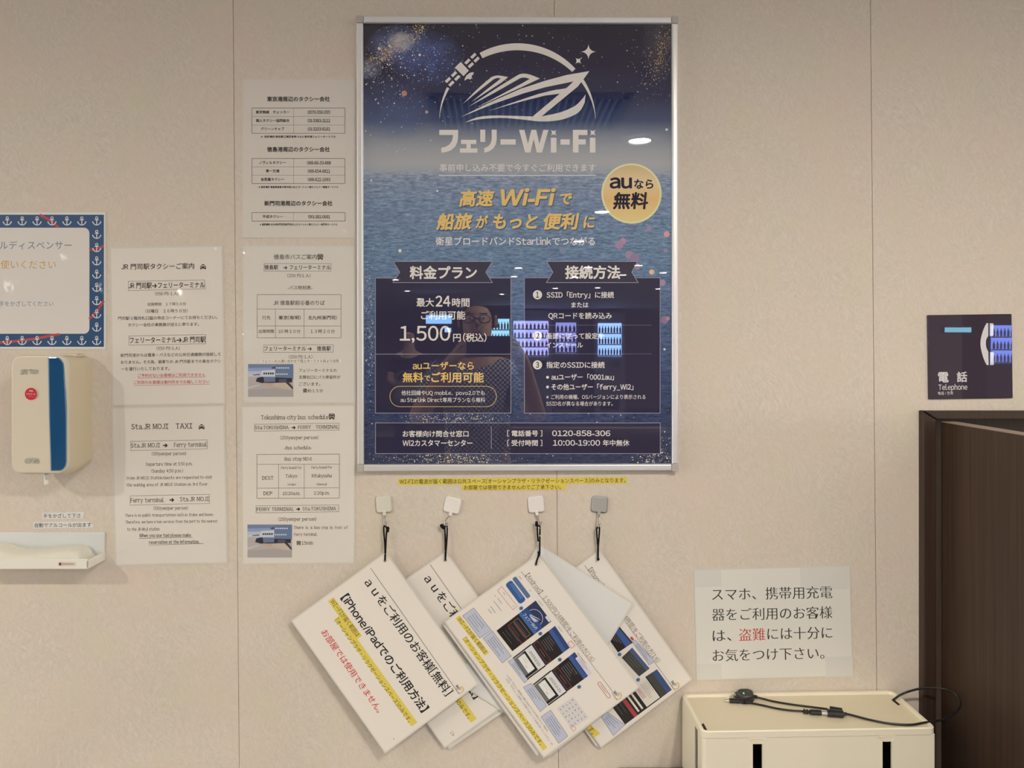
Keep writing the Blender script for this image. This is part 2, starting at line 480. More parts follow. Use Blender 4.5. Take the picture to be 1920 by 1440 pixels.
# ceiling louvre
vx = MIR(992, 180, F*HC/(PY-180)); v2 = MIR(976, 238, F*HC/(PY-238))
vent = thing('ceiling_louvre', 'long dark slatted air louvre set into the ceiling', 'vent', (vx.x, (vx.y+v2.y)/2, ZC+HC))
hw_, hd = .33, abs(vx.y-v2.y)/2
f_ = M(); L = vent.location
for sx in (-1, 1): f_.box(L+Vector((sx*hw_, 0, -.006)), (.03, 2*hd+.03, .012))
for sy in (-1, 1): f_.box(L+Vector((0, sy*hd, -.006)), (2*hw_, .03, .012))
vf = f_.build('frame', plast((150, 140, 130), .5), vent)
b_ = M(); b_.box(L+Vector((0, 0, -.002)), (2*hw_, 2*hd, .002)); b_.build('backing', plast((26, 30, 52), .6), vent)
s0 = M()
for i in range(26): s0.box(L+Vector((-hw_+.03+i*.0238, 0, -.007)), (.008, 2*hd-.03, .01))
under(vf, s0.build('slats', plast((186, 186, 200), .4), vent))
# ================================================================== the framed poster
FD = .016; PD = .009
poster = thing('framed_poster', 'large aluminium framed dark blue poster about ship Wi-Fi with gold and white lettering', 'poster', W(970, 457, 0))
ALU = mat('aluminium', (216, 204, 190), rough=.38, metal=.35, spec=.5)
CAPM = mat('corner_plastic', (172, 158, 142), rough=.5)
def rail(pts):
    m = M(); m.extrude(pts, 0.0, FD, .0025); m.build('frame_rail', ALU, poster)
rail([(681, 30), (1260, 31.5), (1260, 42.5), (681, 41.5)])
rail([(681, 871.5), (1260, 870.5), (1260, 882.5), (681, 884)])
rail([(668, 42), (680, 42), (681.5, 871), (670, 871)])
rail([(1260.5, 43.5), (1271.5, 43.5), (1271.5, 870), (1260.5, 870)])
for x0, y0, x1, y1 in ((666.5, 28.5, 680.5, 41.5), (1260.3, 29.5, 1272.5, 43), (669.5, 871.2, 681.3, 885), (1260.3, 870.2, 1272.7, 884)):
    m = M(); m.extrude(rrect(x0, y0, x1, y1, 2, 3), 0, FD+.0008, .001); m.build('corner_cap', CAPM, poster)
m = M(); m.extrude([(680.5, 42), (1260.5, 42.5), (1260.5, 871), (681, 871.5)], .001, PD-.0015); m.build('backing_board', matte((60, 55, 50)), poster)

def poster_material():
    m, n, l, p = newmat('poster_artwork'); g = n.new('ShaderNodeNewGeometry'); pos = g.outputs['Position']
    sp = n.new('ShaderNodeSeparateXYZ'); l.new(pos, sp.inputs[0])
    top = W(0, 42, PD).z; bot = W(0, 871, PD).z
    f = math_node(n, l, 'DIVIDE', math_node(n, l, 'SUBTRACT', top, sp.outputs['Z']), top-bot)
    wob = noise(n, l, mapping(n, l, pos, (3, 1, 6)), 1.0, 2)
    f = math_node(n, l, 'ADD', f, math_node(n, l, 'MULTIPLY', math_node(n, l, 'SUBTRACT', wob, .5), .02))
    def y(v): return (v-42)/829
    sky = ramp(n, l, f, [(0, albp(54, 52, 62, .028)), (y(120), albp(58, 56, 70, .032)), (y(180), albp(64, 66, 84, .034)), (y(225), albp(82, 88, 108, .034)), (y(252), albp(122, 124, 130)),
                          (y(280), albp(152, 149, 146)), (y(306), albp(164, 158, 152)), (y(322), albp(156, 154, 152)), (y(335), albp(134, 140, 148))])
    sea = ramp(n, l, f, [(y(318), albp(146, 148, 150)), (y(340), albp(126, 134, 146)), (y(400), albp(112, 125, 141)), (y(480), albp(104, 120, 136)), (y(560), albp(94, 106, 126)),
                         (y(640), albp(80, 91, 112)), (y(720), albp(70, 77, 98)), (y(800), albp(67, 70, 89)), (1, albp(69, 70, 84))])
    wv = noise(n, l, mapping(n, l, pos, (34, 1, 190)), 1.0, 5, .7)
    wv2 = noise(n, l, mapping(n, l, pos, (90, 1, 360)), 1.0, 3, .6)
    wave = ramp(n, l, mixc(n, l, .5, wv, wv2), [(.36, (.45, .48, .56)), (.5, (1, 1, 1)), (.64, (1.65, 1.58, 1.5))])
    sea = mixc(n, l, 1.0, sea, wave, 'MULTIPLY')
    isea = ramp(n, l, f, [(y(316), (0, 0, 0)), (y(332), (1, 1, 1))])
    col = mixc(n, l, isea, sky, sea)
    # milky way clouds printed in the upper corners
    for cx, cy, rx, rz, c, k, sc in ((748, 85, 62, 40, (92, 104, 140), .9, 16), (752, 78, 26, 20, (200, 184, 168), .85, 40), (690, 128, 28, 22, (150, 152, 168), .5, 35),
                            (800, 110, 75, 55, (66, 82, 130), .8, 12), (1240, 80, 40, 80, (84, 80, 84), .5, 25), (740, 205, 80, 60, (70, 84, 124), .6, 10)):
        q = W(cx, cy, PD)
        dx = math_node(n, l, 'DIVIDE', math_node(n, l, 'SUBTRACT', sp.outputs['X'], q.x), rx/1000)
        dzz = math_node(n, l, 'DIVIDE', math_node(n, l, 'SUBTRACT', sp.outputs['Z'], q.z), rz/1000)
        r2 = math_node(n, l, 'ADD', math_node(n, l, 'MULTIPLY', dx, dx), math_node(n, l, 'MULTIPLY', dzz, dzz))
        a = math_node(n, l, 'MAXIMUM', math_node(n, l, 'SUBTRACT', 1.0, r2), 0.0)
        nn = noise(n, l, pos, sc*2.6, 6, .75)
        a = math_node(n, l, 'MULTIPLY', a, math_node(n, l, 'MULTIPLY', math_node(n, l, 'MULTIPLY', nn, nn), 3.2*k))
        col = mixc(n, l, math_node(n, l, 'MINIMUM', a, .95), col, alb(*c))
    l.new(col, p.inputs['Base Color'])
    p.inputs['Roughness'].default_value = .6; p.inputs['Specular IOR Level'].default_value = 0
    p.inputs['Coat Weight'].default_value = 1; p.inputs['Coat Roughness'].default_value = 0; p.inputs['Coat IOR'].default_value = 1.8
    return m
m = M(); m.rect(680.5, 42, 1260.5, 871.5, PD); pbase = m.build('printed_sheet', poster_material(), poster)
ps = Sheet(poster, ptr); ps.base = pbase
d1, d2, d3, d4 = PD+.00012, PD+.00024, PD+.00036, PD+.0005
CREAM = (216, 200, 184); NAVY = (61, 57, 69); GOLD = (222, 176, 104); LINE = (150, 143, 148); RIB = (68, 63, 72)  # NAVY is lightened to stand in for room reflections on the panels
# star dust
def gauss_cluster(rgb, cx, cy, sx, sy, ang, n, r0, r1, part='star_print', edge=True):
    k = ps.ink(part, rgb); ca, sa = math.cos(math.radians(ang)), math.sin(math.radians(ang))
    for _ in range(n):
        u, v = rnd.gauss(0, sx), rnd.gauss(0, sy); x, y = cx+u*ca-v*sa, cy+u*sa+v*ca
        r = r0+(r1-r0)*rnd.random()**3
        if 683 < x-r and x+r < 1258 and 45 < y-r and y+r < 869: k.disc(x, y, r, PD+.00002, 6)
gauss_cluster((194, 168, 124), 722, 100, 26, 9, -32, 330, .5, 1.5)
gauss_cluster((150, 120, 84), 722, 100, 34, 13, -32, 330, .4, 1.0)
gauss_cluster((204, 176, 124), 785, 55, 16, 7, -55, 130, .5, 1.5)
gauss_cluster((176, 166, 160), 752, 82, 22, 16, -30, 330, .4, 1.1)
gauss_cluster((160, 160, 172), 692, 128, 22, 14, 20, 160, .4, 1.0)
gauss_cluster((150, 158, 184), 800, 110, 45, 30, 0, 190, .4, 1.1)
gauss_cluster((206, 200, 200), 740, 150, 50, 60, 0, 240, .4, 1.6)
gauss_cluster((190, 186, 192), 950, 110, 160, 55, 0, 240, .4, 1.3)
gauss_cluster((190, 150, 100), 1243, 92, 9, 34, 18, 300, .4, 1.2)
gauss_cluster((170, 160, 150), 1225, 120, 25, 45, 20, 130, .4, 1.1)
gauss_cluster((214, 192, 150), 850, 862, 60, 8, 0, 480, .4, 1.2)
gauss_cluster((214, 192, 150), 850, 786, 45, 7, 0, 260, .4, 1.2)
gauss_cluster((216, 200, 170), 1235, 850, 22, 14, -25, 220, .5, 1.4)
gauss_cluster((190, 182, 150), 692, 600, 6, 60, 0, 150, .5, 1.3)
gauss_cluster((214, 196, 176), 1000, 790, 160, 30, 0, 70, .6, 1.8)
gauss_cluster((200, 180, 150), 695, 680, 8, 40, 0, 60, .5, 1.4)
for x, y, r, c in ((758,175,5.2,(176,124,108)), (711,91,2.8,(230,190,160)), (730,86,2.4,(240,215,190)), (787,103,2.4,(225,195,175)), (696,113,2,(170,120,80)),
                   (750,470,3.2,(226,196,166)), (1250,439,5.5,(206,146,138)), (1168,452,6,(170,130,142)), (1161,459,8,(156,126,142)), (1217,428,5,(150,126,148)), (1055,469,6,(124,128,146)),
                   (1180,478,8,(150,126,140)), (1190,484,9,(138,118,136)), (1222,510,5,(214,170,140)), (1242,530,6,(160,126,140)), (1246,600,7,(140,112,130)), (1252,597,4,(170,130,130)),
                   (1195,500,6,(148,120,136)), (1248,470,4,(146,126,146)), (820,358,2,(226,216,206)), (696,338,1.8,(210,206,206)), (1250,243,2.4,(220,206,196)), (745,160,1,(200,200,205)),
                   (1246,655,2,(220,206,190)), (1205,735,1.6,(220,206,190)), (800,210,3,(176,140,130)), (784,850,1.6,(220,206,190))):
    ps.ink('bokeh_print', c).disc(x, y, r, PD+.00002, 20)
# emblem: arc, satellite, ship, stars
Z1 = Crop(800, 70, .17708); Z2 = Crop(860, 110, .13542)
em_ = ps.ink('logo_emblem', CREAM)
def arcseg(t0, t1):
    o, i = [], []
    for k in range(41):
        t = math.radians(t0+(t1-t0)*k/40)
        o.append(Z1(961-827*math.cos(t), 880-817*math.sin(t)))
        s_ = max(0.0, math.sin(t))
        th = 74*s_**1.1
        nx, ny = -math.cos(t), -math.sin(t)
        i.append(Z1(961+(827-th)*nx, 880+(817-th)*ny))
    for k in range(40): em_.poly([o[k], o[k+1], i[k+1], i[k]], d3)
arcseg(1, 25.5); arcseg(61, 138); arcseg(148, 179)
def zp(cr, pts): em_.poly([cr(*p) for p in pts], d3)
def curved(pts, n=5):
    return [(v.x, v.y) for v in smooth_path([(x, y, 0) for x, y in pts], n)]
zp(Z2, curved([(60,625),(250,430),(430,275),(490,242),(560,233),(685,255)])+[(600,325),(400,455),(175,600),(390,425),(540,310)]+curved([(582,272),(535,268),(485,285)],4)+[(300,430)])
zp(Z2, curved([(145,660),(500,425),(790,245),(860,212),(920,208),(1000,225),(1125,275)])+[(900,380),(600,515),(250,675),(600,490),(880,340)]+curved([(985,280),(920,262),(860,268),(800,300)],4)+[(500,470)])
zp(Z2, [(25,810),(400,620),(850,420),(1200,305),(1500,225),(1810,172),(1740,270),(1650,385),(1145,800),(1100,830),(1025,800),(1400,485),(1490,410),(1590,315),(1200,395),(900,480),(500,620)])
zp(Z2, [(420,722),(800,590),(1100,490),(1300,440),(1490,410),(1450,470),(1395,485),(1200,510),(900,585),(650,655)])
zp(Z2, curved([(90,880),(250,815),(420,790),(700,790),(1025,800)])+curved([(1145,800),(1400,745),(1600,660),(1700,570),(1758,495)])+curved([(1745,610),(1690,710),(1600,780),(1400,850),(1150,870),(900,845),(650,822),(450,825),(250,845),(92,882)]))
def star4(cr, cx, cy, r, rot=0, q=.3, m_=None):
    p = []
    for k in range(4):
        a = math.radians(rot+90*k)
        b = math.radians(rot+90*k+90)
        A = Vector((math.cos(a), math.sin(a))); B = Vector((math.cos(b), math.sin(b)))
        for t in [i/6 for i in range(6)]:
            v = (1-t)**2*A+2*t*(1-t)*(A+B)*.08+t*t*B
            p.append(cr(cx+v.x*r, cy+v.y*r))
    (m_ or em_).poly(p, d3)
star4(Z1, 1713, 153, 80); star4(Z1, 1606, 248, 46, 45)
zp(Z1, [(360,260),(447,352),(390,411),(299,320)])
for cx, cy in ((432,256),(495,196),(468,295),(529,236),(290,390),(225,452),(324,430),(262,490)):
    zp(Z1, rotpts([(cx-32,cy-15),(cx+32,cy-15),(cx+32,cy+15),(cx-32,cy+15)], (cx, cy), -44))
zp(Z1, [(500,370),(492,395),(478,405),(478,432),(460,447),(440,438),(420,445),(402,460),(402,440),(420,405),(448,382),(478,370)])
# title
tt = ps.ink('title_lettering', CREAM)
def tp(pts): tt.poly([Z1(*p) for p in pts], d3)
tp([(133,980),(333,980),(333,1062)]+[(326,1110),(300,1160),(255,1198),(205,1215),(155,1222),(155,1170),(200,1160),(240,1135),(266,1100),(275,1068),(278,1034),(133,1034)])
tp([(363,1085),(525,1085),(525,1130),(467,1130),(467,1176),(537,1176),(537,1222),(352,1222),(352,1176),(421,1176),(421,1130),(363,1130)])
tp([(567,978),(620,978),(620,1108),(567,1108)])
tp([(688,978),(742,978),(742,1082),(732,1135),(705,1178),(662,1207),(610,1222),(610,1172),(648,1157),(675,1128),(688,1082)])
tp([(782,1080),(943,1080),(943,1137),(782,1137)])
tp([(978,980),(1035,980),(1073,1130),(1108,980),(1160,980),(1193,1130),(1235,980),(1290,980),(1222,1220),(1165,1220),(1133,1080),(1098,1220),(1042,1220)])
tp([(1315,1063),(1374,1063),(1374,1220),(1315,1220)]); tp([(1417,1080),(1515,1080),(1515,1137),(1417,1137)])
tp([(1548,980),(1702,980),(1702,1035),(1608,1035),(1608,1080),(1685,1080),(1685,1135),(1608,1135),(1608,1220),(1548,1220)])
tp([(1727,1063),(1787,1063),(1787,1220),(1727,1220)])
star4(Z1, 1345, 1010, 46, 45, m_=tt); star4(Z1, 1758, 1010, 46, 45, m_=tt)
A = Crop(660, 20, .32813)
sub = ps.ink('subtitle_lettering', CREAM)
text(sub, '事前申し込み不要で今すぐご利用できます', (500,897), (1392,897), d3, bold=.008, crop=A)
sub.line(A(497,941), A(1393,941), 1.6, d3)
text(sub, '衛星ブロードバンドStarlinkでつながる', (477,1317), (1388,1317), d3, em=52, bold=.012, crop=A)
# gold slogan with its printed pale edge
gl = ps.ink('slogan_lettering', GOLD, 'gold slanted lettering'); ge = ps.ink('slogan_outline', (70, 82, 104))
for s_, a, b, em in (('高速', (612,1072), (815,1070), 98), ('Wi-Fi', (850,1068), (1165,1068), 118), ('で', (1190,1073), (1258,1072), 78), ('船旅', (480,1205), (690,1203), 98), ('が', (705,1207), (780,1207), 80),
                ('もっと', (805,1203), (1062,1203), 96), ('便利', (1094,1203), (1300,1202), 98), ('に', (1322,1207), (1390,1206), 80)):
    yc = .36
    text(ge, s_, (a[0]+4, a[1]+5), (b[0]+4, b[1]+5), d2, em=em, bold=.04, shear=.18, crop=A, res=5)
    text(gl, s_, a, b, d3, em=em, bold=.034, shear=.18, crop=A, res=5)
# badge
bx, by = A(1597, 1045)
ps.ink('badge_disc', (240, 208, 150)).disc(bx, by, 56.5, d2, 64)
def badge_gold():
    m, n, l, p = newmat('badge_gold'); g = n.new('ShaderNodeNewGeometry'); sp = n.new('ShaderNodeSeparateXYZ'); l.new(g.outputs['Position'], sp.inputs[0])
    f = math_node(n, l, 'DIVIDE', math_node(n, l, 'SUBTRACT', W(0, by-53, PD).z, sp.outputs['Z']), .105)
    l.new(ramp(n, l, f, [(0, alb(206, 170, 116)), (.3, alb(224, 190, 140)), (.6, alb(222, 176, 108)), (1, alb(232, 192, 126))]), p.inputs['Base Color'])
    p.inputs['Roughness'].default_value = .6; p.inputs['Specular IOR Level'].default_value = 0; p.inputs['Coat Weight'].default_value = 1; p.inputs['Coat Roughness'].default_value = 0; p.inputs['Coat IOR'].default_value = 1.8
    return m
bf_ = M(); bf_.disc(bx, by, 53, d2+.00006, 64); under(pbase, bf_.build('badge_face', badge_gold(), poster))
bt = ps.ink('badge_lettering', (44, 42, 56))
text(bt, 'au', (1472,985), (1600,985), d3, em=104, bold=.028, crop=A, yc=.27, res=5); text(bt, 'なら', (1612,990), (1722,990), d3, bold=.03, crop=A)
text(bt, '無料', (1490,1085), (1692,1085), d3, bold=.03, shear=.1, crop=A)
# panels
B_ = Crop(660, 470, .29851); R_ = Crop(960, 470, .29864)
npan = [0]
def panel(cr, q, rib):
    npan[0] += 1; pn = ps.ink('text_panel', NAVY, n=npan[0]); ln = ps.ink('panel_border', LINE)
    p = [cr(*v) for v in ((q[0],q[1]),(q[2],q[1]),(q[2],q[3]),(q[0],q[3]))]
    pn.poly(p, d1); ln.path(p, 1.1, d2, closed=True)
    if rib:
        r = [cr(*v) for v in rib]
        ps.ink('ribbon_banner', RIB, n=npan[0]).poly(r, d2+.00004); ln.path(r, 1.1, d3, closed=True)
panel(B_, (147,172,998,1020), [(260,68),(882,68),(840,135),(882,200),(258,200),(300,135)])
panel(R_, (78,170,930,1020), [(218,68),(788,68),(752,135),(792,200),(216,200),(257,135)])
panel(ID, (704,793,1238,850.5), None)
ln = ps.ink('panel_border', LINE)
pt = None; pg = ps.ink('gold_lettering', GOLD, 'gold lettering')
def pl(cr, s_, x0, x1, y, em=None, bold=.017, m_=None, yc=None): text(m_ or ps.ink('panel_lettering', CREAM, n=(cr is R_, y//270)), s_, (x0,y), (x1,y), d4, em=em, bold=bold, crop=cr, yc=yc)
pl(B_, '料金プラン', 362, 785, 137, bold=.03); pl(R_, '接続方法', 333, 680, 135, bold=.03)
pl(B_, '最大', 405, 515, 325); pl(B_, '24', 525, 618, 318, em=88, bold=.02); pl(B_, '時間', 628, 738, 325)
pl(B_, 'ご利用可能', 433, 712, 405); pl(B_, '1,500', 300, 618, 520, em=122, bold=.012); pl(B_, '円', 635, 683, 545); pl(B_, '(税込)', 697, 845, 545)
ln.line(B_(147,650), B_(998,650), 1, d3)
pl(B_, 'auユーザーなら', 380, 765, 722, em=56, bold=.02, m_=pg); pl(B_, '無料', 318, 448, 795, bold=.025, m_=pg); pl(B_, 'で', 455, 492, 800, m_=pg, bold=.015); pl(B_, 'ご利用可能', 498, 828, 795, bold=.025, m_=pg)
gb = ps.ink('gold_border', (190, 156, 104)); gb.path([B_(*v) for v in rrect(238,852,907,980,63,8)], 1.2, d3, closed=True)
pl(B_, '他社回線やUQ mobile、povo2.0でも', 310, 833, 893, em=33, bold=.006); pl(B_, 'au Starlink Direct専用プランなら無料', 305, 836, 937, em=33, bold=.006)
pl(B_, 'お客様向け問合せ窓口', 318, 732, 1150); pl(B_, 'Wi2カスタマーセンター', 318, 757, 1208, em=44, bold=.018)
ln.line(B_(875,1105), B_(875,1245), .9, d3)
pl(R_, '[ 電話番号 ]', -30, 190, 1147, em=40); pl(R_, '[ 受付時間 ]', -30, 190, 1207, em=40)
pl(R_, '0120-858-306', 252, 617, 1147, em=46, bold=.015); pl(R_, '10:00-19:00', 257, 553, 1207, em=46, bold=.015); pl(R_, '年中無休', 570, 737, 1207, bold=.015)
cw = ps.ink('step_number_disc', CREAM); ck = ps.ink('step_number', NAVY)
for s_, y in (('1', 277), ('2', 535), ('3', 717)):
    cw = ps.ink('step_number_disc', CREAM, n=y); ck = ps.ink('step_number', NAVY, n=y); x, yy = R_(160, y); cw.disc(x, yy, 8.6, d3, 28); text(ck, s_, (150,y), (170,y), d4+.0001, em=48, bold=.02, crop=R_)
pl(R_, 'SSID「Entry」に接続', 217, 640, 277, em=43); pl(R_, 'または', 373, 480, 340); pl(R_, 'QRコードを読み込み', 228, 627, 408, em=43)
for y in (468, 648):
    for k in range(57): ln.disc(*R_(182+k*12.3, y), .75, d3, 6)
pl(R_, '画面に従って設定を', 215, 577, 535); pl(R_, 'インストール', 215, 445, 592); pl(R_, '指定のSSIDに接続', 215, 582, 717, em=43)
for y in (795, 856): ps.ink('bullet', CREAM, n=y).disc(*R_(223, y), 2.7, d3, 14)
pl(R_, 'auユーザー「0001au」', 247, 640, 793, em=42); pl(R_, 'その他ユーザー「ferry_Wi2」', 247, 762, 855, em=42)
pl(R_, '※ご利用の機種、OSバージョンにより表示される', 215, 838, 918, em=31, bold=.004); pl(R_, 'SSID名が異なる場合があります。', 215, 632, 960, em=31, bold=.004)
ps.done()
# ================================================================== laminated sheets on the wall
PAPER = (214, 197, 175); FILM = (203, 188, 166); INK = (62, 53, 46); INKD = (50, 43, 38); RED = (186, 70, 64)
SD = .0008
def sheet(quad, label, cat='notice', paper=PAPER, name='laminated_notice', margin=3.2, group=None, film=FILM, dd=SD):
    c = (sum(p[0] for p in quad)/4, sum(p[1] for p in quad)/4)
    root = thing(name, label, cat, W(*c, 0), group)
    f = M(); f.extrude(quad, .0002, dd); f.build('film_border', lam(film), root)
    q = []
    for i in range(4):
        p = Vector(quad[i]); a = (Vector(quad[i-1])-p).normalized(); b = (Vector(quad[(i+1) % 4])-p).normalized()
        q.append(tuple(p+(a+b)*margin))
    m = M(); m.poly(q, dd+.0001); s = Sheet(root, lam); s.base = m.build('paper', lam(paper), root)
    return s
t1, t2, t3 = SD+.0002, SD+.0003, SD+.0004
def icon_taxi(m, cr, cx, cy, w_, d):
    k = w_/50
    def q(pts): m.poly([cr(cx+x*k, cy+y*k) for x, y in pts], d)
    q([(-9,-21),(9,-21),(9,-15),(-9,-15)]); q([(-15,-15),(15,-15),(21,-4),(-21,-4)][:])
    q([(-24,-3),(24,-3),(24,14),(-24,14)]); q([(-23,14),(-11,14),(-11,21),(-23,21)]); q([(11,14),(23,14),(23,21),(11,21)])
def icon_taxi_hole(m, cr, cx, cy, w_, d):
    k = w_/50
    def q(pts): m.poly([cr(cx+x*k, cy+y*k) for x, y in pts], d)
    q([(-12,-12),(12,-12),(16,-5),(-16,-5)]); m.disc(*cr(cx-15*k, cy+5*k), 4*k*cr.k, d, 8); m.disc(*cr(cx+15*k, cy+5*k), 4*k*cr.k, d, 8)
def icon_bus(m, h, cr, cx, cy, w_, d):
    k = w_/50
    def q(mm, pts, dd): mm.poly([cr(cx+x*k, cy+y*k) for x, y in pts], dd)
    q(m, [(-18,-26),(18,-26),(23,-20),(23,16),(-23,16),(-23,-20)], d); q(m, [(-20,16),(-9,16),(-9,25),(-20,25)], d); q(m, [(9,16),(20,16),(20,25),(9,25)], d)
    q(m, [(-26,-14),(-23,-14),(-23,0),(-26,0)], d); q(m, [(23,-14),(26,-14),(26,0),(23,0)], d)
    q(h, [(-13,-22),(13,-22),(13,-19),(-13,-19)], d+.00008); q(h, [(-18,-14),(18,-14),(18,2),(-18,2)], d+.00008); m.poly([cr(cx+x*k, cy+y*k) for x, y in [(-16,-12),(16,-12),(16,-2),(-16,-2)]], d+.00016)
    h.disc(*cr(cx-14*k, cy+9*k), 3.4*k*cr.k, d+.00008, 8); h.disc(*cr(cx+14*k, cy+9*k), 3.4*k*cr.k, d+.00008, 8)
def tx(sh, cr, s_, x0, x1, y, rgb=INK, part='lettering', em=None, bold=0.0, serif=False, mincho=0.0, tilt=0.0, label=None, d=None):
    dy = (x1-x0)*tilt/2
    text(sh.ink(part, rgb, label), s_, (x0, y+dy), (x1, y-dy), d or t2, em=em, bold=bold+.006, serif=serif, mincho=mincho, crop=cr)
# --- taxi notice in Japanese
cr = Crop(195, 450, .22223)
sh = sheet([(205,462.9),(418.2,459.6),(423,757.9),(210,762)], 'white laminated taxi notice in Japanese with two red underlined lines near its bottom')
T = .012
tx(sh, cr, 'JR 門司駅タクシーご案内', 145, 760, 222, bold=.006, tilt=T, rgb=INKD)
icon_taxi(sh.ink('taxi_pictogram', INKD), cr, 836, 226, 50, t2); icon_taxi_hole(sh.ink('taxi_pictogram', PAPER), cr, 836, 226, 50, t3)
bo = sh.ink('box_outline', (120, 108, 94))
box_outline(sh.ink('box_outline', (120, 108, 94), n=nxt()), [(205,349),(850,337),(852,412),(205,427)], .7, t2, cr); box_outline(sh.ink('box_outline', (120, 108, 94), n=nxt()), [(210,810),(857,798),(859,875),(212,887)], .7, t2, cr)
tx(sh, cr, 'JR 門司駅➔フェリーターミナル', 207, 850, 381, bold=.008, tilt=T, rgb=INKD, em=56); tx(sh, cr, '(550 円/１人)', 430, 628, 452, tilt=T)
tx(sh, cr, '出発時刻　１７時５０分', 368, 692, 540, tilt=T); tx(sh, cr, '（日曜日　１６時５０分）', 350, 705, 598, tilt=T)
tx(sh, cr, '門司駅３階改札口脇の待合コーナーにてお待ちください。', 120, 955, 656, tilt=T); tx(sh, cr, 'タクシー会社の乗務員が迎えに参ります。', 202, 800, 713, tilt=T)
tx(sh, cr, 'フェリーターミナル➔JR 門司駅', 217, 856, 842, bold=.008, tilt=T, rgb=INKD, em=56); tx(sh, cr, '(550 円/１人)', 443, 640, 912, tilt=T)
tx(sh, cr, '新門司港からは電車・バスなどの公共交通機関が接続して', 140, 985, 968, tilt=T); tx(sh, cr, 'おりません。その為、最寄りの JR 門司駅までの乗合タクシ', 142, 985, 1026, tilt=T)
tx(sh, cr, 'ーを運行いたしております。', 145, 553, 1086, tilt=T)
tx(sh, cr, 'ご予約のないお客様はご利用できません', 285, 855, 1140, RED, 'red_lettering', tilt=T, label='red lettering'); tx(sh, cr, 'ご利用のお客様は案内所までお越しください', 252, 890, 1198, RED, 'red_lettering', tilt=T)
r_ = sh.ink('red_lettering', RED); r_.line(cr(285,1166), cr(858,1156), .6, t2); r_.line(cr(252,1227), cr(893,1216), .6, t2)
sh.done()
# --- taxi notice in English
cr = Crop(195, 750, .22223)
sh = sheet([(208.3,763.4),(421.3,759),(427.8,1056.8),(215.5,1061.7)], 'white laminated taxi notice in English below the Japanese taxi sheet')
def ten(*a, **k):
    if 'em' in k: k['em'] *= .88
    tx(sh, cr, *a, serif=True, tilt=T, **k)
ten('Sta.JR MOJI', 230, 543, 224, rgb=INKD, em=66, bold=.002); ten('TAXI', 605, 745, 220, rgb=INKD, em=66, bold=.002)
icon_taxi(sh.ink('taxi_pictogram', INKD), cr, 823, 226, 50, t2); icon_taxi_hole(sh.ink('taxi_pictogram', PAPER), cr, 823, 226, 50, t3)
bo = sh.ink('box_outline', (120, 108, 94))
box_outline(sh.ink('box_outline', (120, 108, 94), n=nxt()), [(225,349),(870,336),(871,411),(226,427)], .7, t2, cr); box_outline(sh.ink('box_outline', (120, 108, 94), n=nxt()), [(220,809),(888,796),(889,872),(221,887)], .7, t2, cr)
ten('Sta.JR MOJI', 228, 472, 383, rgb=INKD, em=54); tx(sh, cr, '➔', 497, 537, 380, rgb=INKD, bold=.05); ten('Ferry terminal', 588, 868, 377, rgb=INKD, em=54)
ten('(550yen/per person)', 403, 693, 452, em=40); ten('Departure time at 5:50 p.m.', 355, 745, 540, em=40); ten('(Sunday 4:50 p.m.)', 400, 667, 598, em=40)
ten('From JR MOJI Station.Guests are requested to visit', 190, 912, 655, em=37); ten('the waiting area of JR MOJI Station on 3rd floor.', 192, 880, 713, em=37)
ten('Ferry terminal', 222, 505, 845, rgb=INKD, em=54); tx(sh, cr, '➔', 552, 592, 840, rgb=INKD, bold=.05); ten('Sta.JR MOJI', 640, 886, 836, rgb=INKD, em=54)
ten('(550yen/per person)', 418, 708, 912, em=40); ten('There is no public transportations such as trains and buses.', 178, 925, 970, em=35)
ten('Therefore, we have a taxi services from the port to the nearest', 182, 958, 1026, em=35); ten('to the JR Moji station.', 196, 472, 1090, em=37)
ten('When you use taxi please make', 297, 733, 1142, rgb=INKD, em=40, bold=.008); ten('reservation at the information.', 378, 803, 1198, rgb=INKD, em=40, bold=.008)
bo = sh.ink('underline', INK); bo.line(cr(295,1168), cr(748,1158), .6, t2); bo.line(cr(378,1224), cr(840,1211), .6, t2)
sh.done()
# --- list of taxi firms
cr = Crop(440, 140, .22222)
sh = sheet([(454.4,147.8),(666.4,148.9),(666.4,446.8),(453.8,446.2)], 'white laminated list of taxi telephone numbers in three ruled tables, top of column', margin=2.5, paper=(206, 190, 169))
def rule(cr, x0, x1, ys, xs, w0=.9, w1=.45, tilt=0.0):
    rl = sh.ink('table_ruling', (112, 95, 81), n=nxt())
    for i, y in enumerate(ys): rl.line(cr(x0, y+(x1-x0)*tilt), cr(x1, y), w0 if i in (0, len(ys)-1) else w1, t2)
    for x, a, b, w_ in xs: rl.line(cr(x, a), cr(x, b), w_, t2)
rule(cr, 145, 930, (281,353,425,495), ((145,281,495,.9),(930,281,495,.9),(497,281,495,.45)))
rule(cr, 145, 930, (707,778,849,918), ((145,707,918,.9),(930,707,918,.9),(497,707,918,.45)))
rule(cr, 145, 932, (1163,1235), ((145,1163,1235,.9),(932,1163,1235,.9),(497,1163,1235,.45)))
for s_, x0, x1, y in (('東京港周辺のタクシー会社',273,803,205),('徳島港周辺のタクシー会社',273,803,630),('新門司港周辺のタクシー会社',250,826,1085)): tx(sh, cr, s_, x0, x1, y, INKD, bold=.02)
for s_, x0, x1, y in (('東京無線　チェッカー',178,462,315),('個人タクシー協同組合',178,462,387),('グリーンキャブ',220,418,457),('ノヴィルタクシー',205,432,742),('第一交通',263,377,812),('金毘羅タクシー',220,418,883),('平成タクシー',235,407,1197)):
    tx(sh, cr, s_, x0, x1, y, INKD, bold=.014)
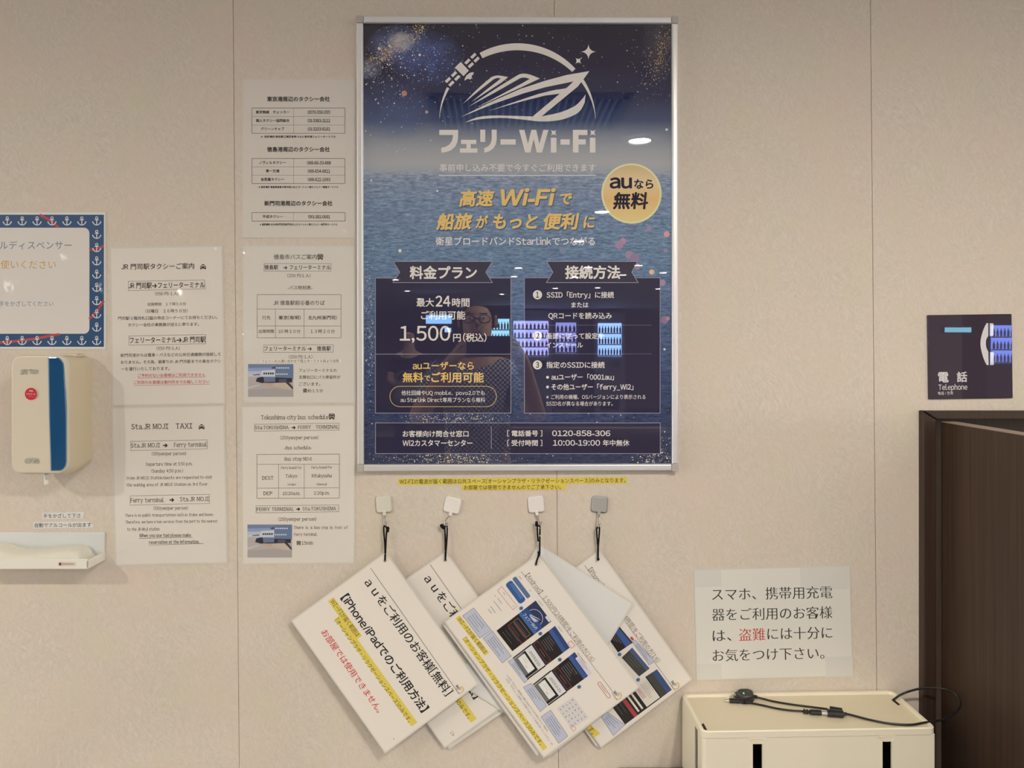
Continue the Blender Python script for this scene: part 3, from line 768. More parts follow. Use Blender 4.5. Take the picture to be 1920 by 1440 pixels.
for s_, x0, x1, y in (('0570-550-555',617,806,317),('03-3383-3111',617,806,388),('03-3203-8181',617,806,459),('088-66-33-888',612,812,744),('088-654-8811',617,806,814),('088-622-1693',617,806,885),('093-381-0681',620,806,1199)):
    tx(sh, cr, s_, x0, x1, y, INKD, em=36, bold=.014)
for s_, x0, x1, y in (('※ 指定場所 東京都江東区有明 4-8-6 東京港フェリーターミナル',222,853,523),('※指定場所 徳島県徳島市東沖洲2-66-2 オーシャン東九フェリー徳島ターミナル',202,875,948),('※指定場所 北九州市門司区新門司北1-12 オーシャン東九フェリー新門司ターミナル',212,868,1264)):
    tx(sh, cr, s_, x0, x1, y, INKD, em=20, bold=.018)
sh.done()
def snapshot(sh, cr, x0, y0, x1, y1):
    """small printed photograph of the terminal building"""
    def P(u, v): return cr(x0+(x1-x0)*u, y0+(y1-y0)*v)
    def q(rgb, pts, d): sh.ink('photograph', rgb).poly([P(*p) for p in pts], d)
    a, b, c, e = t2, t2+.0001, t2+.0002, t2+.0003
    q((176,160,146), [(0,0),(1,0),(1,1),(0,1)], a)
    q((112,122,142), [(0,0),(1,0),(1,.1),(0,.12)], b); q((138,148,170), [(0,.12),(1,.1),(1,.2),(0,.22)], b); q((178,176,178), [(0,.22),(1,.2),(1,.36),(0,.4)], b)
    q((196,190,184), [(.3,.2),(.62,.17),(.62,.37),(.28,.38)], c); q((104,114,136), [(.6,.03),(1,0),(1,.44),(.6,.43)], c); q((70,76,96), [(.52,.1),(.6,.07),(.6,.14),(.52,.14)], c)
    for k in range(6): q((206,204,206), [(.62+k*.05,.1),(.655+k*.05,.1),(.655+k*.05,.135),(.62+k*.05,.135)], e); q((206,204,206), [(.62+k*.045,.29),(.65+k*.045,.29),(.65+k*.045,.325),(.62+k*.045,.325)], e)
    for k in range(5): q((62,64,80), [(.34+k*.048,.26),(.375+k*.048,.255),(.375+k*.048,.315),(.34+k*.048,.32)], e)
    q((52,48,54), [(.2,.42),(.3,.39),(.98,.43),(.97,.56),(.3,.58),(.17,.53)], c); q((104,112,132), [(.34,.39),(.6,.4),(.6,.54),(.36,.55)], e); q((84,80,86), [(.68,.46),(.85,.46),(.85,.55),(.68,.55)], e)
    q((186,150,120), [(.34,.57),(.55,.58),(.53,.67),(.3,.6)], e); q((190,166,140), [(.57,.58),(.85,.56),(.97,.72),(.93,.78),(.54,.66)], e); q((60,58,62), [(.86,.5),(.99,.7),(.99,.78),(.82,.55)], e)
    q((200,192,186), [(.02,.33),(.27,.29),(.27,.31),(.02,.36)], c); q((90,80,78), [(.1,.325),(.25,.3),(.27,.33),(.12,.345)], e)
    q((164,150,138), [(0,.78),(.6,.74),(1,.8),(1,1),(0,1)], b); q((190,178,166), [(0,.7),(.25,.62),(.28,.64),(0,.76)], c)
# --- bus notice in Japanese
cr = Crop(440, 450, .22222)
sh = sheet([(453.8,459.3),(666.6,460),(667.4,756.7),(455.6,756.2)], 'white laminated Japanese bus notice with small photograph, under the taxi telephone list', margin=2.5, paper=(208, 193, 172))
tx(sh, cr, '徳島市バスご案内', 330, 692, 142); icon_bus(sh.ink('bus_pictogram', INKD), sh.ink('bus_pictogram', PAPER), cr, 722, 143, 48, t2)
bo = sh.ink('box_outline', (120, 108, 94)); box_outline(sh.ink('box_outline', (120, 108, 94), n=nxt()), [(248,199),(812,199),(812,262),(248,262)], .7, t2, cr); box_outline(sh.ink('box_outline', (120, 108, 94), n=nxt()), [(245,886),(832,884),(832,946),(245,948)], .7, t2, cr)
tx(sh, cr, '徳島駅　➔ フェリーターミナル', 251, 809, 230, INKD, em=43, bold=.008); tx(sh, cr, '(250 円/1 人)', 445, 640, 300); tx(sh, cr, '-バス時刻表-', 447, 655, 402)
rule(cr, 190, 897, (460,582,725,825), ((190,460,825,.8),(897,460,825,.8),(343,582,825,.7),(585,582,825,.7)), .8, .7)
tx(sh, cr, 'JR 徳島駅前⑥番のりば', 325, 760, 530, INKD, em=44); tx(sh, cr, '行先', 232, 302, 655); tx(sh, cr, '東京(有明)', 370, 557, 655, INKD, em=36, bold=.008); tx(sh, cr, '北九州(新門司)', 620, 862, 655, INKD, em=36, bold=.008)
tx(sh, cr, '出発時間', 203, 330, 770); tx(sh, cr, '10 時２０分', 370, 555, 770, em=34); tx(sh, cr, '１３時２０分', 640, 845, 770)
tx(sh, cr, 'フェリーターミナル ➔　徳島駅', 250, 812, 915, INKD, em=43, bold=.008); tx(sh, cr, '(250 円/１人)', 457, 655, 985)
m = sh.ink('paper_strip', (220, 205, 178), 'pasted paler strip'); m.poly([cr(*p) for p in ((218,1010),(897,1006),(898,1033),(220,1037))], t2+.0001)
text(sh.ink('lettering', INK), 'フェリーの入港に合わせて陸上ターミナル前より出発', (228,1023), (880,1019), t2+.0003, crop=cr)
snapshot(sh, cr, 113, 1047, 495, 1323)
for s_, x0, x1, y in (('フェリーターミナルの',543,860,1100),('玄関右口にバス停留所が',543,892,1157),('ございます。',543,722,1215),('約１５分',617,745,1272)): tx(sh, cr, s_, x0, x1, y)
icon_bus(sh.ink('bus_pictogram', INKD), sh.ink('bus_pictogram', PAPER), cr, 594, 1272, 33, t2)
sh.done()
# --- bus notice in English
cr = Crop(440, 750, .22222)
sh = sheet([(452.2,761),(666.2,758.9),(665.5,1056.7),(453.8,1059)], 'white laminated bus timetable in English with a small photograph, at the bottom of its column', margin=2.5)
def ten(s_, x0, x1, y, **k):
    if 'em' in k: k['em'] *= .88
    tx(sh, cr, s_, x0, x1, y, serif=True, tilt=.006, **k)
ten('Tokushima city bus schedule', 222, 790, 146, rgb=INKD, em=53); icon_bus(sh.ink('bus_pictogram', INKD), sh.ink('bus_pictogram', PAPER), cr, 819, 140, 50, t2)
bo = sh.ink('box_outline', (120, 108, 94)); box_outline(sh.ink('box_outline', (120, 108, 94), n=nxt()), [(168,205),(880,195),(880,254),(168,263)], .7, t2, cr); box_outline(sh.ink('box_outline', (120, 108, 94), n=nxt()), [(180,893),(878,885),(878,943),(180,952)], .7, t2, cr)
ten('Sta.TOKUSHIMA', 170, 458, 232, rgb=INKD, em=44); tx(sh, cr, '➔', 480, 514, 230, rgb=INKD, bold=.05); ten('FERRY', 532, 645, 229, rgb=INKD, em=44); ten('TERMINAL', 683, 877, 227, rgb=INKD, em=44)
ten('(250yen/per person)', 384, 705, 317, em=42); ten('-Bus schedule-', 420, 650, 403, em=42)
rule(cr, 188, 883, (456,541,741,827), ((188,458,829,.8),(883,456,827,.8),(370,541,828,.7),(586,541,828,.7)), .8, .7, .004)
ten('Bus stop NO.6', 421, 650, 497, rgb=INKD, em=44); ten('Ferry bound for', 390, 566, 571, em=32); ten('Ferry bound for', 646, 822, 568, em=32)
ten('Tokyo', 429, 527, 641, rgb=INKD, em=42); ten('Kitakyushu', 649, 820, 639, rgb=INKD, em=42); ten('(Ariake)', 447, 517, 713, em=24); ten('(Shinmoji)', 689, 779, 711, em=24)
ten('DEST', 232, 327, 658, em=46); ten('DEP', 243, 317, 788, em=46); ten('10:20a.m.', 404, 552, 788, em=42); ten('1:20p.m.', 668, 802, 785, em=42)
ten('FERRY TERMINAL', 183, 499, 921, rgb=INKD, em=44); tx(sh, cr, '➔', 518, 552, 918, rgb=INKD, bold=.05); ten('Sta.TOKUSHIMA', 572, 857, 917, rgb=INKD, em=44)
ten('(250yen/per person)', 370, 688, 1005, em=42); snapshot(sh, cr, 108, 1051, 484, 1329)
x = 498
for s_, x0, x1 in (('There',498,580),('is',598,620),('a',640,655),('bus',670,718),('stop',733,788),('in',805,828),('front',845,905),('of',922,955)): ten(s_, x0, x1, 1076, em=36)
ten('ferry terminal.', 500, 698, 1134, em=36); icon_bus(sh.ink('bus_pictogram', INKD), sh.ink('bus_pictogram', PAPER), cr, 540, 1207, 35, t2); ten('15min', 565, 662, 1206, em=44)
sh.done()
# --- anchor bordered sign
cr = Crop(0, 380, .20147)
sh = sheet([(-104,396.5),(199,396.5),(199.8,656),(-104,655)], 'laminated sign with a navy anchor border and red rope above the soap dispenser', 'sign', margin=2.2, paper=(214, 202, 184))
NB = (48, 76, 104); IN = (210, 195, 176)
def ank(pts): return [cr(*p) for p in pts]
bx_ = sh.ink('anchor_border', NB); bx_.poly(ank([(-480,112),(967,112),(967,1342),(-480,1342)]), t1)
sh.ink('inner_panel', IN).poly([cr(*p) for p in rrect(-370,233,832,1220,52,8)], t2)
rp = sh.ink('rope_print', (196, 76, 74), 'red printed rope'); rw = sh.ink('rope_print', (168, 58, 60))
def rope(pts):
    q = [(v.x, v.y) for v in smooth_path([(*cr(*p), 0) for p in pts], 12)]
    rp.path(q, 4.6, t2)
    L = 0
    for i in range(len(q)-1):
        a, b = Vector(q[i]), Vector(q[i+1]); n_ = max(1, int((b-a).length/2.2))
        for k in range(n_):
            p = a+(b-a)*k/n_; t_ = (b-a).normalized(); s_ = Vector((-t_.y, t_.x))
            rw.line(p-s_*2.1-t_*1, p+s_*2.1+t_*1, .7, t2+.0001)
rope([(372,114),(460,160),(545,231)]); rope([(834,437),(890,435),(966,402)]); rope([(834,1080),(900,1010),(966,915)]); rope([(-480,1335),(0,1300),(180,1285),(350,1262),(480,1236),(560,1222)])
an = sh.ink('anchor_print', (206, 198, 186))
def anchor(x, y):
    k = .2015; d_ = t2+.0003; cx, cy = cr(x, y)
    def P(u, v): return (cx+u*k, cy+v*k)
    ring = [P(11*math.cos(math.radians(a)), -30+11*math.sin(math.radians(a))) for a in range(0, 360, 30)]
    an.path(ring, 1.4, d_, closed=True); an.line(P(0,-20), P(0,36), 1.7, d_); an.line(P(-19,-12), P(19,-12), 1.5, d_)
    an.path([P(-38,4), P(-31,20), P(-17,32), P(0,36), P(17,32), P(31,20), P(38,4)], 1.7, d_)
    an.poly([P(-43,14),(P(-39,-2)),P(-28,10)], d_); an.poly([P(43,14),P(39,-2),P(28,10)], d_)
xs = [900-138.8*k for k in range(10)]
for x in xs: anchor(x, 172); anchor(x, 1285)
for y in (297,420,544,667,790,914,1037,1160): anchor(900, y)
text(sh.ink('blue_lettering', (96, 110, 124)), 'アルコールディスペンサー', (-340,395), (668,395), t3, crop=cr)
text(sh.ink('orange_lettering', (196, 142, 66), 'orange lettering'), 'お使いください', (-75,575), (520,575), t3, crop=cr)
text(sh.ink('blue_lettering', (96, 110, 124)), '手をかざしてください', (-8,940), (497,940), t3, crop=cr)
sh.done()
# --- theft warning
cr = Crop(1130, 1040, .27778)
sh = sheet([(1300.3,1067.8),(1593.9,1060),(1599.4,1268.3),(1305.6,1276.1)], 'laminated landscape notice in large Japanese type with two red characters, above the white box', margin=1.6, paper=(212, 199, 178), film=(200, 186, 164))
for q_ in (((618,105),(798,99),(802,214),(622,222)), ((1330,86),(1668,77),(1672,232),(1336,240)), ((1500,690),(1686,684),(1689,818),(1506,826)), ((632,738),(800,733),(804,842),(636,846))):
    sh.ink('tape_patch', (205, 193, 174), 'greyish tape patch', q_[0]).poly([cr(*v) for v in q_], t1)
for k, (s_, a, b) in enumerate((('スマホ、携帯用充電',(738,268),(1550,252)),('器をご利用のお客様',(738,405),(1550,388)),('は、',(742,547),(868,542)),('には十分に',(1112,534),(1550,524)),('お気をつけ下さい。',(742,680),(1496,662)))):
    text(sh.ink('lettering', (54, 50, 46)), s_, a, b, t2, bold=-.010, mincho=.013, crop=cr, res=5, em=90 if k == 2 else None)
text(sh.ink('red_lettering', (184, 68, 58), 'two red characters'), '盗難', (920,541), (1097,536), t2, bold=-.010, mincho=.013, crop=cr, res=5)
sh.done()
# --- tape strips
def strip(pts, cr, label, s_, a, b, rgb, ink, em=None, name='label_strip', grp=None, dd=.0006, gloss=True):
    q = [cr(*p) for p in pts]; c = (sum(p[0] for p in q)/len(q), sum(p[1] for p in q)/len(q))
    o = thing(name, label, 'label', W(*c, 0), grp)
    m = M(); m.extrude(q, .0001, dd); m.build('tape', lam(rgb), o)
    m = M(); text(m, s_, a, b, dd+.0002, em=em, crop=cr, bold=.006); m.build('lettering', lam(ink), o)
cr = Crop(0, 940, .13021)
strip([(605,168),(1213,155),(1195,246),(618,258)], cr, 'short white label strip ending at a slanted cut, upper of two over the towel tray', '手をかざして下さ', (622,211), (1158,205), (214,202,184), (84,74,64))
strip([(482,302),(1290,288),(1355,350),(1335,380),(480,390)], cr, 'white label strip with a pointed right end, just above the towel tray', '自動でアルコールが出ます', (500,345), (1312,336), (214,202,184), (84,74,64))
cr = Crop(690, 880, .25521)
strip([(222,70),(1902,58),(1902,103),(222,115)], cr, 'long yellow label strip with small Japanese type under the framed poster', 'WI-FIの電波が届く範囲は公共スペース[オーシャンプラザ・リラクゼーションスペース]のみとなります。', (232,90), (1892,80), (214,186,76), (84,68,36), em=38)
strip([(690,111),(1455,106),(1455,149),(690,155)], cr, 'short yellow label strip centred beneath the longer yellow one', 'お部屋では使用できませんのでご了承下さい。', (705,133), (1418,129), (214,186,76), (84,68,36), em=36, dd=.0009)
# ================================================================== telephone sign
cr = Crop(1720, 570, .18051)
sgq = rotpts(rrect(*cr(113,109), *cr(987,985), 1.6, 4), cr(550, 547), -.8)
sg = thing('telephone_sign', 'square glossy dark plum acrylic sign with a white handset symbol above the door', 'sign', W(*cr(550, 547), 0))
SGM = mat('sign_acrylic', (62, 50, 56), rough=.008, spec=.5)
m = M(); m.extrude(sgq, 0, .003, .0006); sgp = m.build('panel', SGM, sg)
ss = Sheet(sg, lambda c: mat('sign_ink_%d_%d_%d' % c, c, rough=.008, spec=.5)); sd = .0032; ss.base = sgp
WH = (208, 196, 184)
hs = ss.ink('handset_symbol', WH)
inner = smooth_path([(737,330,0),(716,370,0),(712,412,0),(718,455,0),(737,495,0)], 6)
outer = smooth_path([(741,632,0),(718,628,0),(680,540,0),(655,415,0),(675,300,0),(715,206,0),(737,200,0)], 8)
hs.poly([cr(v.x, v.y) for v in inner]+[cr(v.x, v.y) for v in outer], sd)
hs.poly([cr(*p) for p in rrect(752,200,792,332,14,5,(1,1,0,0))], sd); hs.poly([cr(*p) for p in rrect(755,500,796,634,14,5,(1,1,0,0))], sd)
lt = ss.ink('lettering', WH)
text(lt, '電', (215,759), (325,757), sd, bold=.02, crop=cr); text(lt, '話', (410,757), (518,755), sd, bold=.02, crop=cr)
text(lt, 'Telephone', (218,866), (520,862), sd, em=74, bold=.008, crop=cr); text(lt, '电话 / 전화', (215,927), (372,925), sd, em=38, bold=.006, crop=cr)
ss.done()

# ================================================================== soap dispenser
cr = Crop(0, 650, .18744)
DD = .083
disp = thing('alcohol_dispenser', 'cream wall mounted hand sanitiser dispenser with a blue window strip', 'dispenser', W(126, 770, 0))
CREAMP = plast((196, 174, 138), .38); CREAMF = plast((203, 184, 154), .36)
fl_ = lambda pts: [cr(*p) for p in pts]
m = M()
body = rrect(117, 88, 662, 1268, 95, 8); 
# body lofted from the wall out, slightly swelling
def ring_at(pts, d, dview=DD):
    o = []
    for x, y in pts:
        p = W(x, y, dview); o.append(Vector((p.x, -d, p.z)))
    return o
bq = [cr(*p) for p in body]
cx_, cy_ = cr(390, 678)
def scaled(f): return [(cx_+(x-cx_)*f, cy_+(y-cy_)*f) for x, y in bq]
def bulge(f, dn): return [(cx_+(x-cx_)*f, cy_+(y-cy_)*f+(dn if y > cy_ else 0)) for x, y in bq]
rings = [ring_at(scaled(.985), 0), ring_at(bulge(1.0, 2), .02), ring_at(bulge(1.005, 6), .05), ring_at(bulge(1.0, 3), .072), ring_at(scaled(.985), .0745)]
m.loft(rings); m.build('body', CREAMP, disp, smooth=False)
m = M(); rings = [ring_at(scaled(1.0), .0735), ring_at(scaled(1.006), .077), ring_at(scaled(1.0), .0812), ring_at(scaled(.988), .083), ring_at(scaled(.97), .0834)]
m.loft(rings); fc_ = m.build('front_cover', CREAMF, disp)
win = fl_([(478,100)]+[(560,101),(590,112),(615,135),(633,165),(640,205),(664,600),(664,1150),(655,1195),(632,1228),(600,1243),(505,1245),(488,700)])
m = M(); m.extrude(win, .0825, .0846, .0006); m.build('window_rim', plast((98, 128, 140), .3), disp)
wi = rotpts(win, cr(570, 672), 0); wi = [(570*.18744+(x-570*.18744)*.9, 650+672*.18744+(y-650-672*.18744)*.985) for x, y in win]
m = M(); m.extrude(wi, .0845, .0856, .0005); m.build('level_window', mat('blue_window', (24, 70, 102), rough=.04, spec=.5, coat=1, coatr=.0), disp)
dk = M()
st = disp
sc_ = M(); x, y = cr(310, 473); sc_.disc(x, y, 12.6, DD+.0013, 40); sc_.build('sticker_rim', matte((214, 196, 170)), disp)
sc_ = M(); sc_.disc(x, y, 11.6, DD+.0015, 40); stk = sc_.build('round_sticker', matte((188, 42, 50)), disp, label='red round sticker')
sc_ = M(); text(sc_, '手指', (290,443), (328,443), DD+.0017, crop=cr, bold=.02); text(sc_, 'アルコール', (262,473), (356,475), DD+.0017, crop=cr, bold=.02); text(sc_, 'ディスペンサー', (280,498), (340,500), DD+.0017, crop=cr)
sc_.build('sticker_lettering', matte((224, 190, 178)), disp)
sc_ = M(); text(sc_, 'Safe', (203,256), (275,256), DD+.0014, em=62, shear=.3, crop=cr); text(sc_, 'Touch', (297,250), (384,252), DD+.0014, em=58, shear=.3, crop=cr)
sc_.path([cr(*p) for p in ((215,236),(240,230),(300,236),(340,230),(362,232))], .7, DD+.0014)
def logo(wd, mm, d):
    for pts in ([(300,1128),(285,1124),(265,1126),(253,1142),(262,1158),(282,1160),(298,1158)], [(300,1160),(300,1126),(322,1124),(338,1128),(334,1142),(312,1144),(340,1160)], [(384,1127),(352,1125),(342,1134),(350,1143),(376,1144),(384,1153),(374,1160),(340,1160)]):
        mm.path([cr(v.x, v.y) for v in smooth_path([(*p, 0) for p in pts], 4)], wd, d)
logo(2.6, sc_, DD+.0014); sc_.build('lettering', matte((92, 92, 92)), disp)
sc_ = M(); logo(1.3, sc_, DD+.0016); sc_.build('logo_core', matte((210, 190, 158)), disp)
m = M(); q = W(*cr(465, 1310), .055)
m.tube([q+Vector((0,0,.006)), q+Vector((0,0,-.012))], [.0042,.0034], 14); m.build('nozzle', plast((226, 214, 194), .4), disp, smooth=False)
under(fc_, *[o for o in disp.children if o.name.split('.')[0] in ('window_rim','level_window','sticker_rim','round_sticker','sticker_lettering','lettering','logo_core')])
# top scoop
m = M(); q = W(*cr(700, 92), .03); m.rbox(q+Vector((.004, 0, .001)), (.034, .03, .006), .0028); m.build('lid_catch', plast((196, 176, 142), .35), disp)

# ================================================================== tray with towel
TD = .058
tray = thing('towel_tray', 'white plastic drip tray on the wall holding a folded towel, cut by the left edge', 'tray', W(85, 1045, 0))
TW = plast((222, 208, 184), .4)
xl, xr = W(-28, 0).x, W(198, 0).x
zt, zb, zs = W(0, 997).z, W(0, 1049.5).z, W(0, 1032.5).z
m = M(); m.rbox(((xl+xr)/2, -.002, (zt+zb)/2), (xr-xl, .004, zt-zb), .0018); m.build('back_plate', plast((204, 196, 180), .4), tray)
m = M(); m.rbox(((xl+xr)/2, -TD/2, zb+.0015), (xr-xl, TD, .003), .0012); m.build('base', TW, tray)
m = M(); m.rbox(((xl+xr)/2, -TD+.0015, (zb+zs)/2+.001), (xr-xl, .003, zs-zb), .0012); lip = m.build('front_lip', TW, tray)
for x in (xl+.0015, xr-.0015):
    m = M(); m.rbox((x, -TD/2, (zb+zs)/2), (.003, TD, zs-zb-.003), .0012); m.build('side_wall', TW, tray)
m = M(); c = Crop(0, 940, .13021)
a, b = c(845,882), c(1090,925)
m.path(rrect(a[0], a[1], b[0], b[1], 2, 4), .5, TD+.0004, closed=True); m.rect(a[0]+5.5, a[1]+1.2, b[0]-2.5, b[1]-1.4, TD+.0003); m.build('maker_plate', matte((188, 150, 124)), tray)
m = M(); m.rect(a[0]+.4, a[1]+.4, a[0]+4.6, b[1]-.4, TD+.0005); m.build('red_mark', matte((140, 44, 36)), tray)
under(lip, *[o for o in tray.children if o.name.split('.')[0] in ('maker_plate','red_mark')])
# towel: a soft slab with a wavy top
tow = M(); n, k = 46, 12
prof = [(-140, 563),(0, 566),(100, 560),(200, 592),(300, 632),(420, 652),(560, 655),(760, 642),(950, 612),(1100, 600),(1240, 600),(1310, 618),(1360, 660),(1385, 700)]
def top_at(u):
    for (x0, y0), (x1, y1) in zip(prof, prof[1:]):
        if x0 <= u <= x1:
            t_ = (u-x0)/(x1-x0); t_ = t_*t_*(3-2*t_); return y0+(y1-y0)*t_
    return prof[0][1] if u < 0 else prof[-1][1]
rings = []
for i in range(n+1):
    u = -190+(1375+190)*i/n
    X, z1 = W(c(max(u,-139), 0)[0], 0, .012).x, W(0, c(0, top_at(max(u, -139)))[1], .012).z
    X = W(-14, 0).x+(W(c(1360, 0)[0], 0, .012).x-W(-14, 0).x)*i/n
    z0 = zb+.0035
    shr = 1.0 if i < n-2 else (.8 if i == n-2 else (.6 if i == n-1 else .4))
    z1 = z0+(z1-z0)*shr
    r = []
    for j in range(k*2):
        t_ = j/(k*2)*2*math.pi
        cy, cz = -(.007+.045*(.5-.5*math.copysign(abs(math.cos(t_))**.45, math.cos(t_)))), (z0+z1)/2+(z1-z0)/2*math.copysign(abs(math.sin(t_))**.6, math.sin(t_))
        front = (.5-.5*math.cos(t_))
        cz = cz-(z1-z0)*.35*front*(1 if math.sin(t_) > 0 else 0)*.9
        r.append(Vector((X, cy, cz)))
    rings.append(r)
tow.loft(rings)
mt, n_, l_, p_ = newmat('towel_cloth'); g_ = n_.new('ShaderNodeNewGeometry')
p_.inputs['Base Color'].default_value = (*alb(216, 202, 176), 1); p_.inputs['Roughness'].default_value = .95; p_.inputs['Specular IOR Level'].default_value = .1
bb = n_.new('ShaderNodeBump'); bb.inputs['Distance'].default_value = .0015; bb.inputs['Strength'].default_value = .8; l_.new(noise(n_, l_, g_.outputs['Position'], 420, 3), bb.inputs['Height']); l_.new(bb.outputs[0], p_.inputs['Normal'])
to = tow.build('hand_towel', mt, smooth=True)
tag(to, 'rumpled off-white cloth lying folded in the tray under the dispenser', 'towel')

# ================================================================== adhesive hooks, cords
METAL = mat('hook_steel', (190, 176, 156), rough=.25, metal=.9)
CORD = mat('black_cord', (22, 20, 20), rough=.8, spec=.2)
hooks = [(719.3, 946, 15.4, 16, -4, (206, 192, 166), 'white square adhesive hook with a greenish tint, leftmost of the four', (722, 984)),
         (848.3, 947.5, 15.8, 15.5, 13, (224, 208, 196), 'white square adhesive hook tilted to the right, second from the left', (836, 985)),
         (1005.3, 946, 15.6, 15.8, -5, (222, 206, 194), 'white square adhesive hook beside the wall seam, second from the right', (1012, 984)),
         (1124.3, 946, 15.4, 15.4, 4, (160, 152, 138), 'grey square adhesive hook, the only grey one, rightmost of four', (1121.5, 987))]
for x, y, hw, hh, rot, col, lab, tip in hooks:
    t = thing('adhesive_hook', lab, 'hook', W(x, y, 0), 'wall hooks under the poster')
    P = plast(col, .3)
    m = M(); m.extrude(rotpts(rrect(x-hw, y-hh, x+hw, y+hh, 5, 6), (x, y), rot), .0002, .0015); m.build('backing_pad', plast(tuple(int(v*.84) for v in col), .4), t)
    m = M(); m.extrude(rotpts(rrect(x-hw+.8, y-hh+.8, x+hw-.8, y+hh-.8, 5, 6), (x, y), rot), .0012, .006, .0022); m.build('plate', P, t)
    m = M(); m.extrude(rotpts(rrect(x-3, y+hh-4, x+3, y+hh+5, 1.5, 3), (x, y), rot), .002, .0075, .001); m.build('neck', P, t)
    a = rotpts([(x, y+hh+3)], (x, y), rot)[0]
    m = M(); tx_, ty_ = tip
    pts = [W(a[0]-1.5, a[1], .005), W(tx_-1.6, ty_-8, .006), W(tx_-1.5, ty_-1, .008), W(tx_, ty_+2.5, .012), W(tx_+2, ty_-1, .016), W(tx_+3, ty_-7, .017)]
    m.tube(smooth_path(pts, 5), .0011, 8)
    m.tube([W(a[0]+1.3, a[1], .005), W(tx_+.6, ty_-8, .006), W(tx_-.8, ty_-1, .008)], .0009, 8)
    m.build('wire_hook', METAL, t, smooth=True)
def cordset(label, loops, knot, end, kr=.0042, ob=None):
    t = thing('cord_loop', label, 'cord', W(*end, .012), 'black cord loops on the hooks')
    m = M()
    for lp in loops: m.tube(smooth_path([W(*p) for p in lp], 6), .00155, 8)
    m.build('cord', CORD, t, smooth=True)
    m = M()
    for i, (x, y, dd, r) in enumerate(knot):
        q = W(x, y, dd); rings = []
        for k in range(7):
            a = -math.pi/2+math.pi*k/6
            rings.append([q+Vector((r*max(.05, math.cos(a))*math.cos(2*math.pi*j/10), r*max(.05, math.cos(a))*math.sin(2*math.pi*j/10), r*1.15*math.sin(a))) for j in range(10)])
        m.loft(rings)
    m.build('knot', CORD, t, smooth=True)
cordset('black cord loop with a knot on the right, on the leftmost hook', [[(722,986.5,.012),(720,987,.0135),(719.5,996,.013),(721,1012,.013),(722,1030,.0165),(722,1050,.0175)], [(722,986.5,.012),(724,988,.011),(725.5,994,.011),(724.5,1002,.012),(723,1030,.015),(722,1051,.0155)]],
        [(727,991,.0115,.0034),(726.5,995,.0115,.0032)], (722, 1051))
cordset('black cord loop with a knot on the left, on the tilted white hook', [[(836.5,987,.012),(834,989,.011),(834.5,1000,.011),(835,1016,.0105),(835,1032,.0105),(835.2,1050,.0118)], [(836.5,987,.012),(838.5,988,.0135),(838,1008,.0125),(836.5,1030,.0115),(835.2,1049,.0112)]],
        [(829,986.5,.012,.0036),(832,989,.0125,.0034),(827,985.5,.012,.0024)], (835.2, 1050))
cordset('black cord loop bent sideways at its lower end, on the hook beside the seam', [[(1012,986.5,.012),(1008,986,.012),(1007.5,995,.012),(1009,1015,.012)], [(1012,986.5,.012),(1012.5,989,.0135),(1012,1010,.014),(1012,1030,.018),(1011.5,1040,.021),(1008,1047,.022),(1005,1058,.0225)], [(1010,1034,.02),(1009.5,1042,.021),(1007,1050,.021),(1005,1057,.0215)]],
        [(1006,980,.012,.0028),(1006,984,.012,.003),(1010,1036,.02,.0022)], (1005, 1058))
cordset('black cord loop ending in a black bead, on the grey hook', [[(1122,989.5,.012),(1119,990,.011),(1119,1000,.011),(1120.5,1020,.0105),(1121.3,1047,.0118)], [(1122,989.5,.012),(1124,989,.0135),(1123.5,1002,.0125),(1121.8,1026,.0115),(1121.5,1047,.0112)]],
        [(1121.6,1048.5,.0125,.0026)], (1121.6, 1048))

# ================================================================== hanging laminated pages
class Page(Sheet):
    def __init__(s, quad, label, dtop, dbot, name='laminated_page', paper=(222, 204, 182), margin=2.5, hole=None, crn=3, ghost=None):
        """quad: top, right, bottom, left corners in photo pixels; the page leans out from dtop to dbot"""
        s.q = [Vector(p) for p in quad]; T, B = s.q[0], s.q[2]
        ax = (B-T); L = ax.length; ax = ax/L
        s.dep = lambda x, y: dtop+(dbot-dtop)*((Vector((x, y))-T).dot(ax)/L)
        c = (T+B)/2
        root = thing(name, label, 'page', W(c.x, c.y, s.dep(c.x, c.y)))
        super().__init__(root, lam); 
        def outline(mg):
            o = []
            for i in range(4):
                p = s.q[i]; a = (s.q[i-1]-p).normalized(); b = (s.q[(i+1) % 4]-p).normalized(); p = p+(a+b)*mg
                for k in range(crn+1):
                    t_ = k/crn; r = 2.2
                    o.append(tuple(p+a*r*(1-t_)**2+b*r*t_**2))
            return o
        f = M(); q = outline(0); n = len(q)
        front = [W(x, y, s.dep(x, y)) for x, y in q]; back = [p+Vector((0, .0008, 0)) for p in front]
        f.v = back+front; f.f = [tuple(range(n)), tuple(range(n, 2*n))[::-1]]+[(i, (i+1) % n, n+(i+1) % n, n+i) for i in range(n)]
        f.build('film_border', lam((206, 192, 170)), root)
        m = M(); m.poly(outline(margin), s.d(1)); s.base = m.build('paper', lam(paper), root)
        if hole:
            m = M(); m.disc(*hole, 2.6, s.d(6), 16); m.build('eyelet', lam((128, 112, 94)), root)
    def d(s, lev): return lambda x, y: s.dep(x, y)+.00015*lev
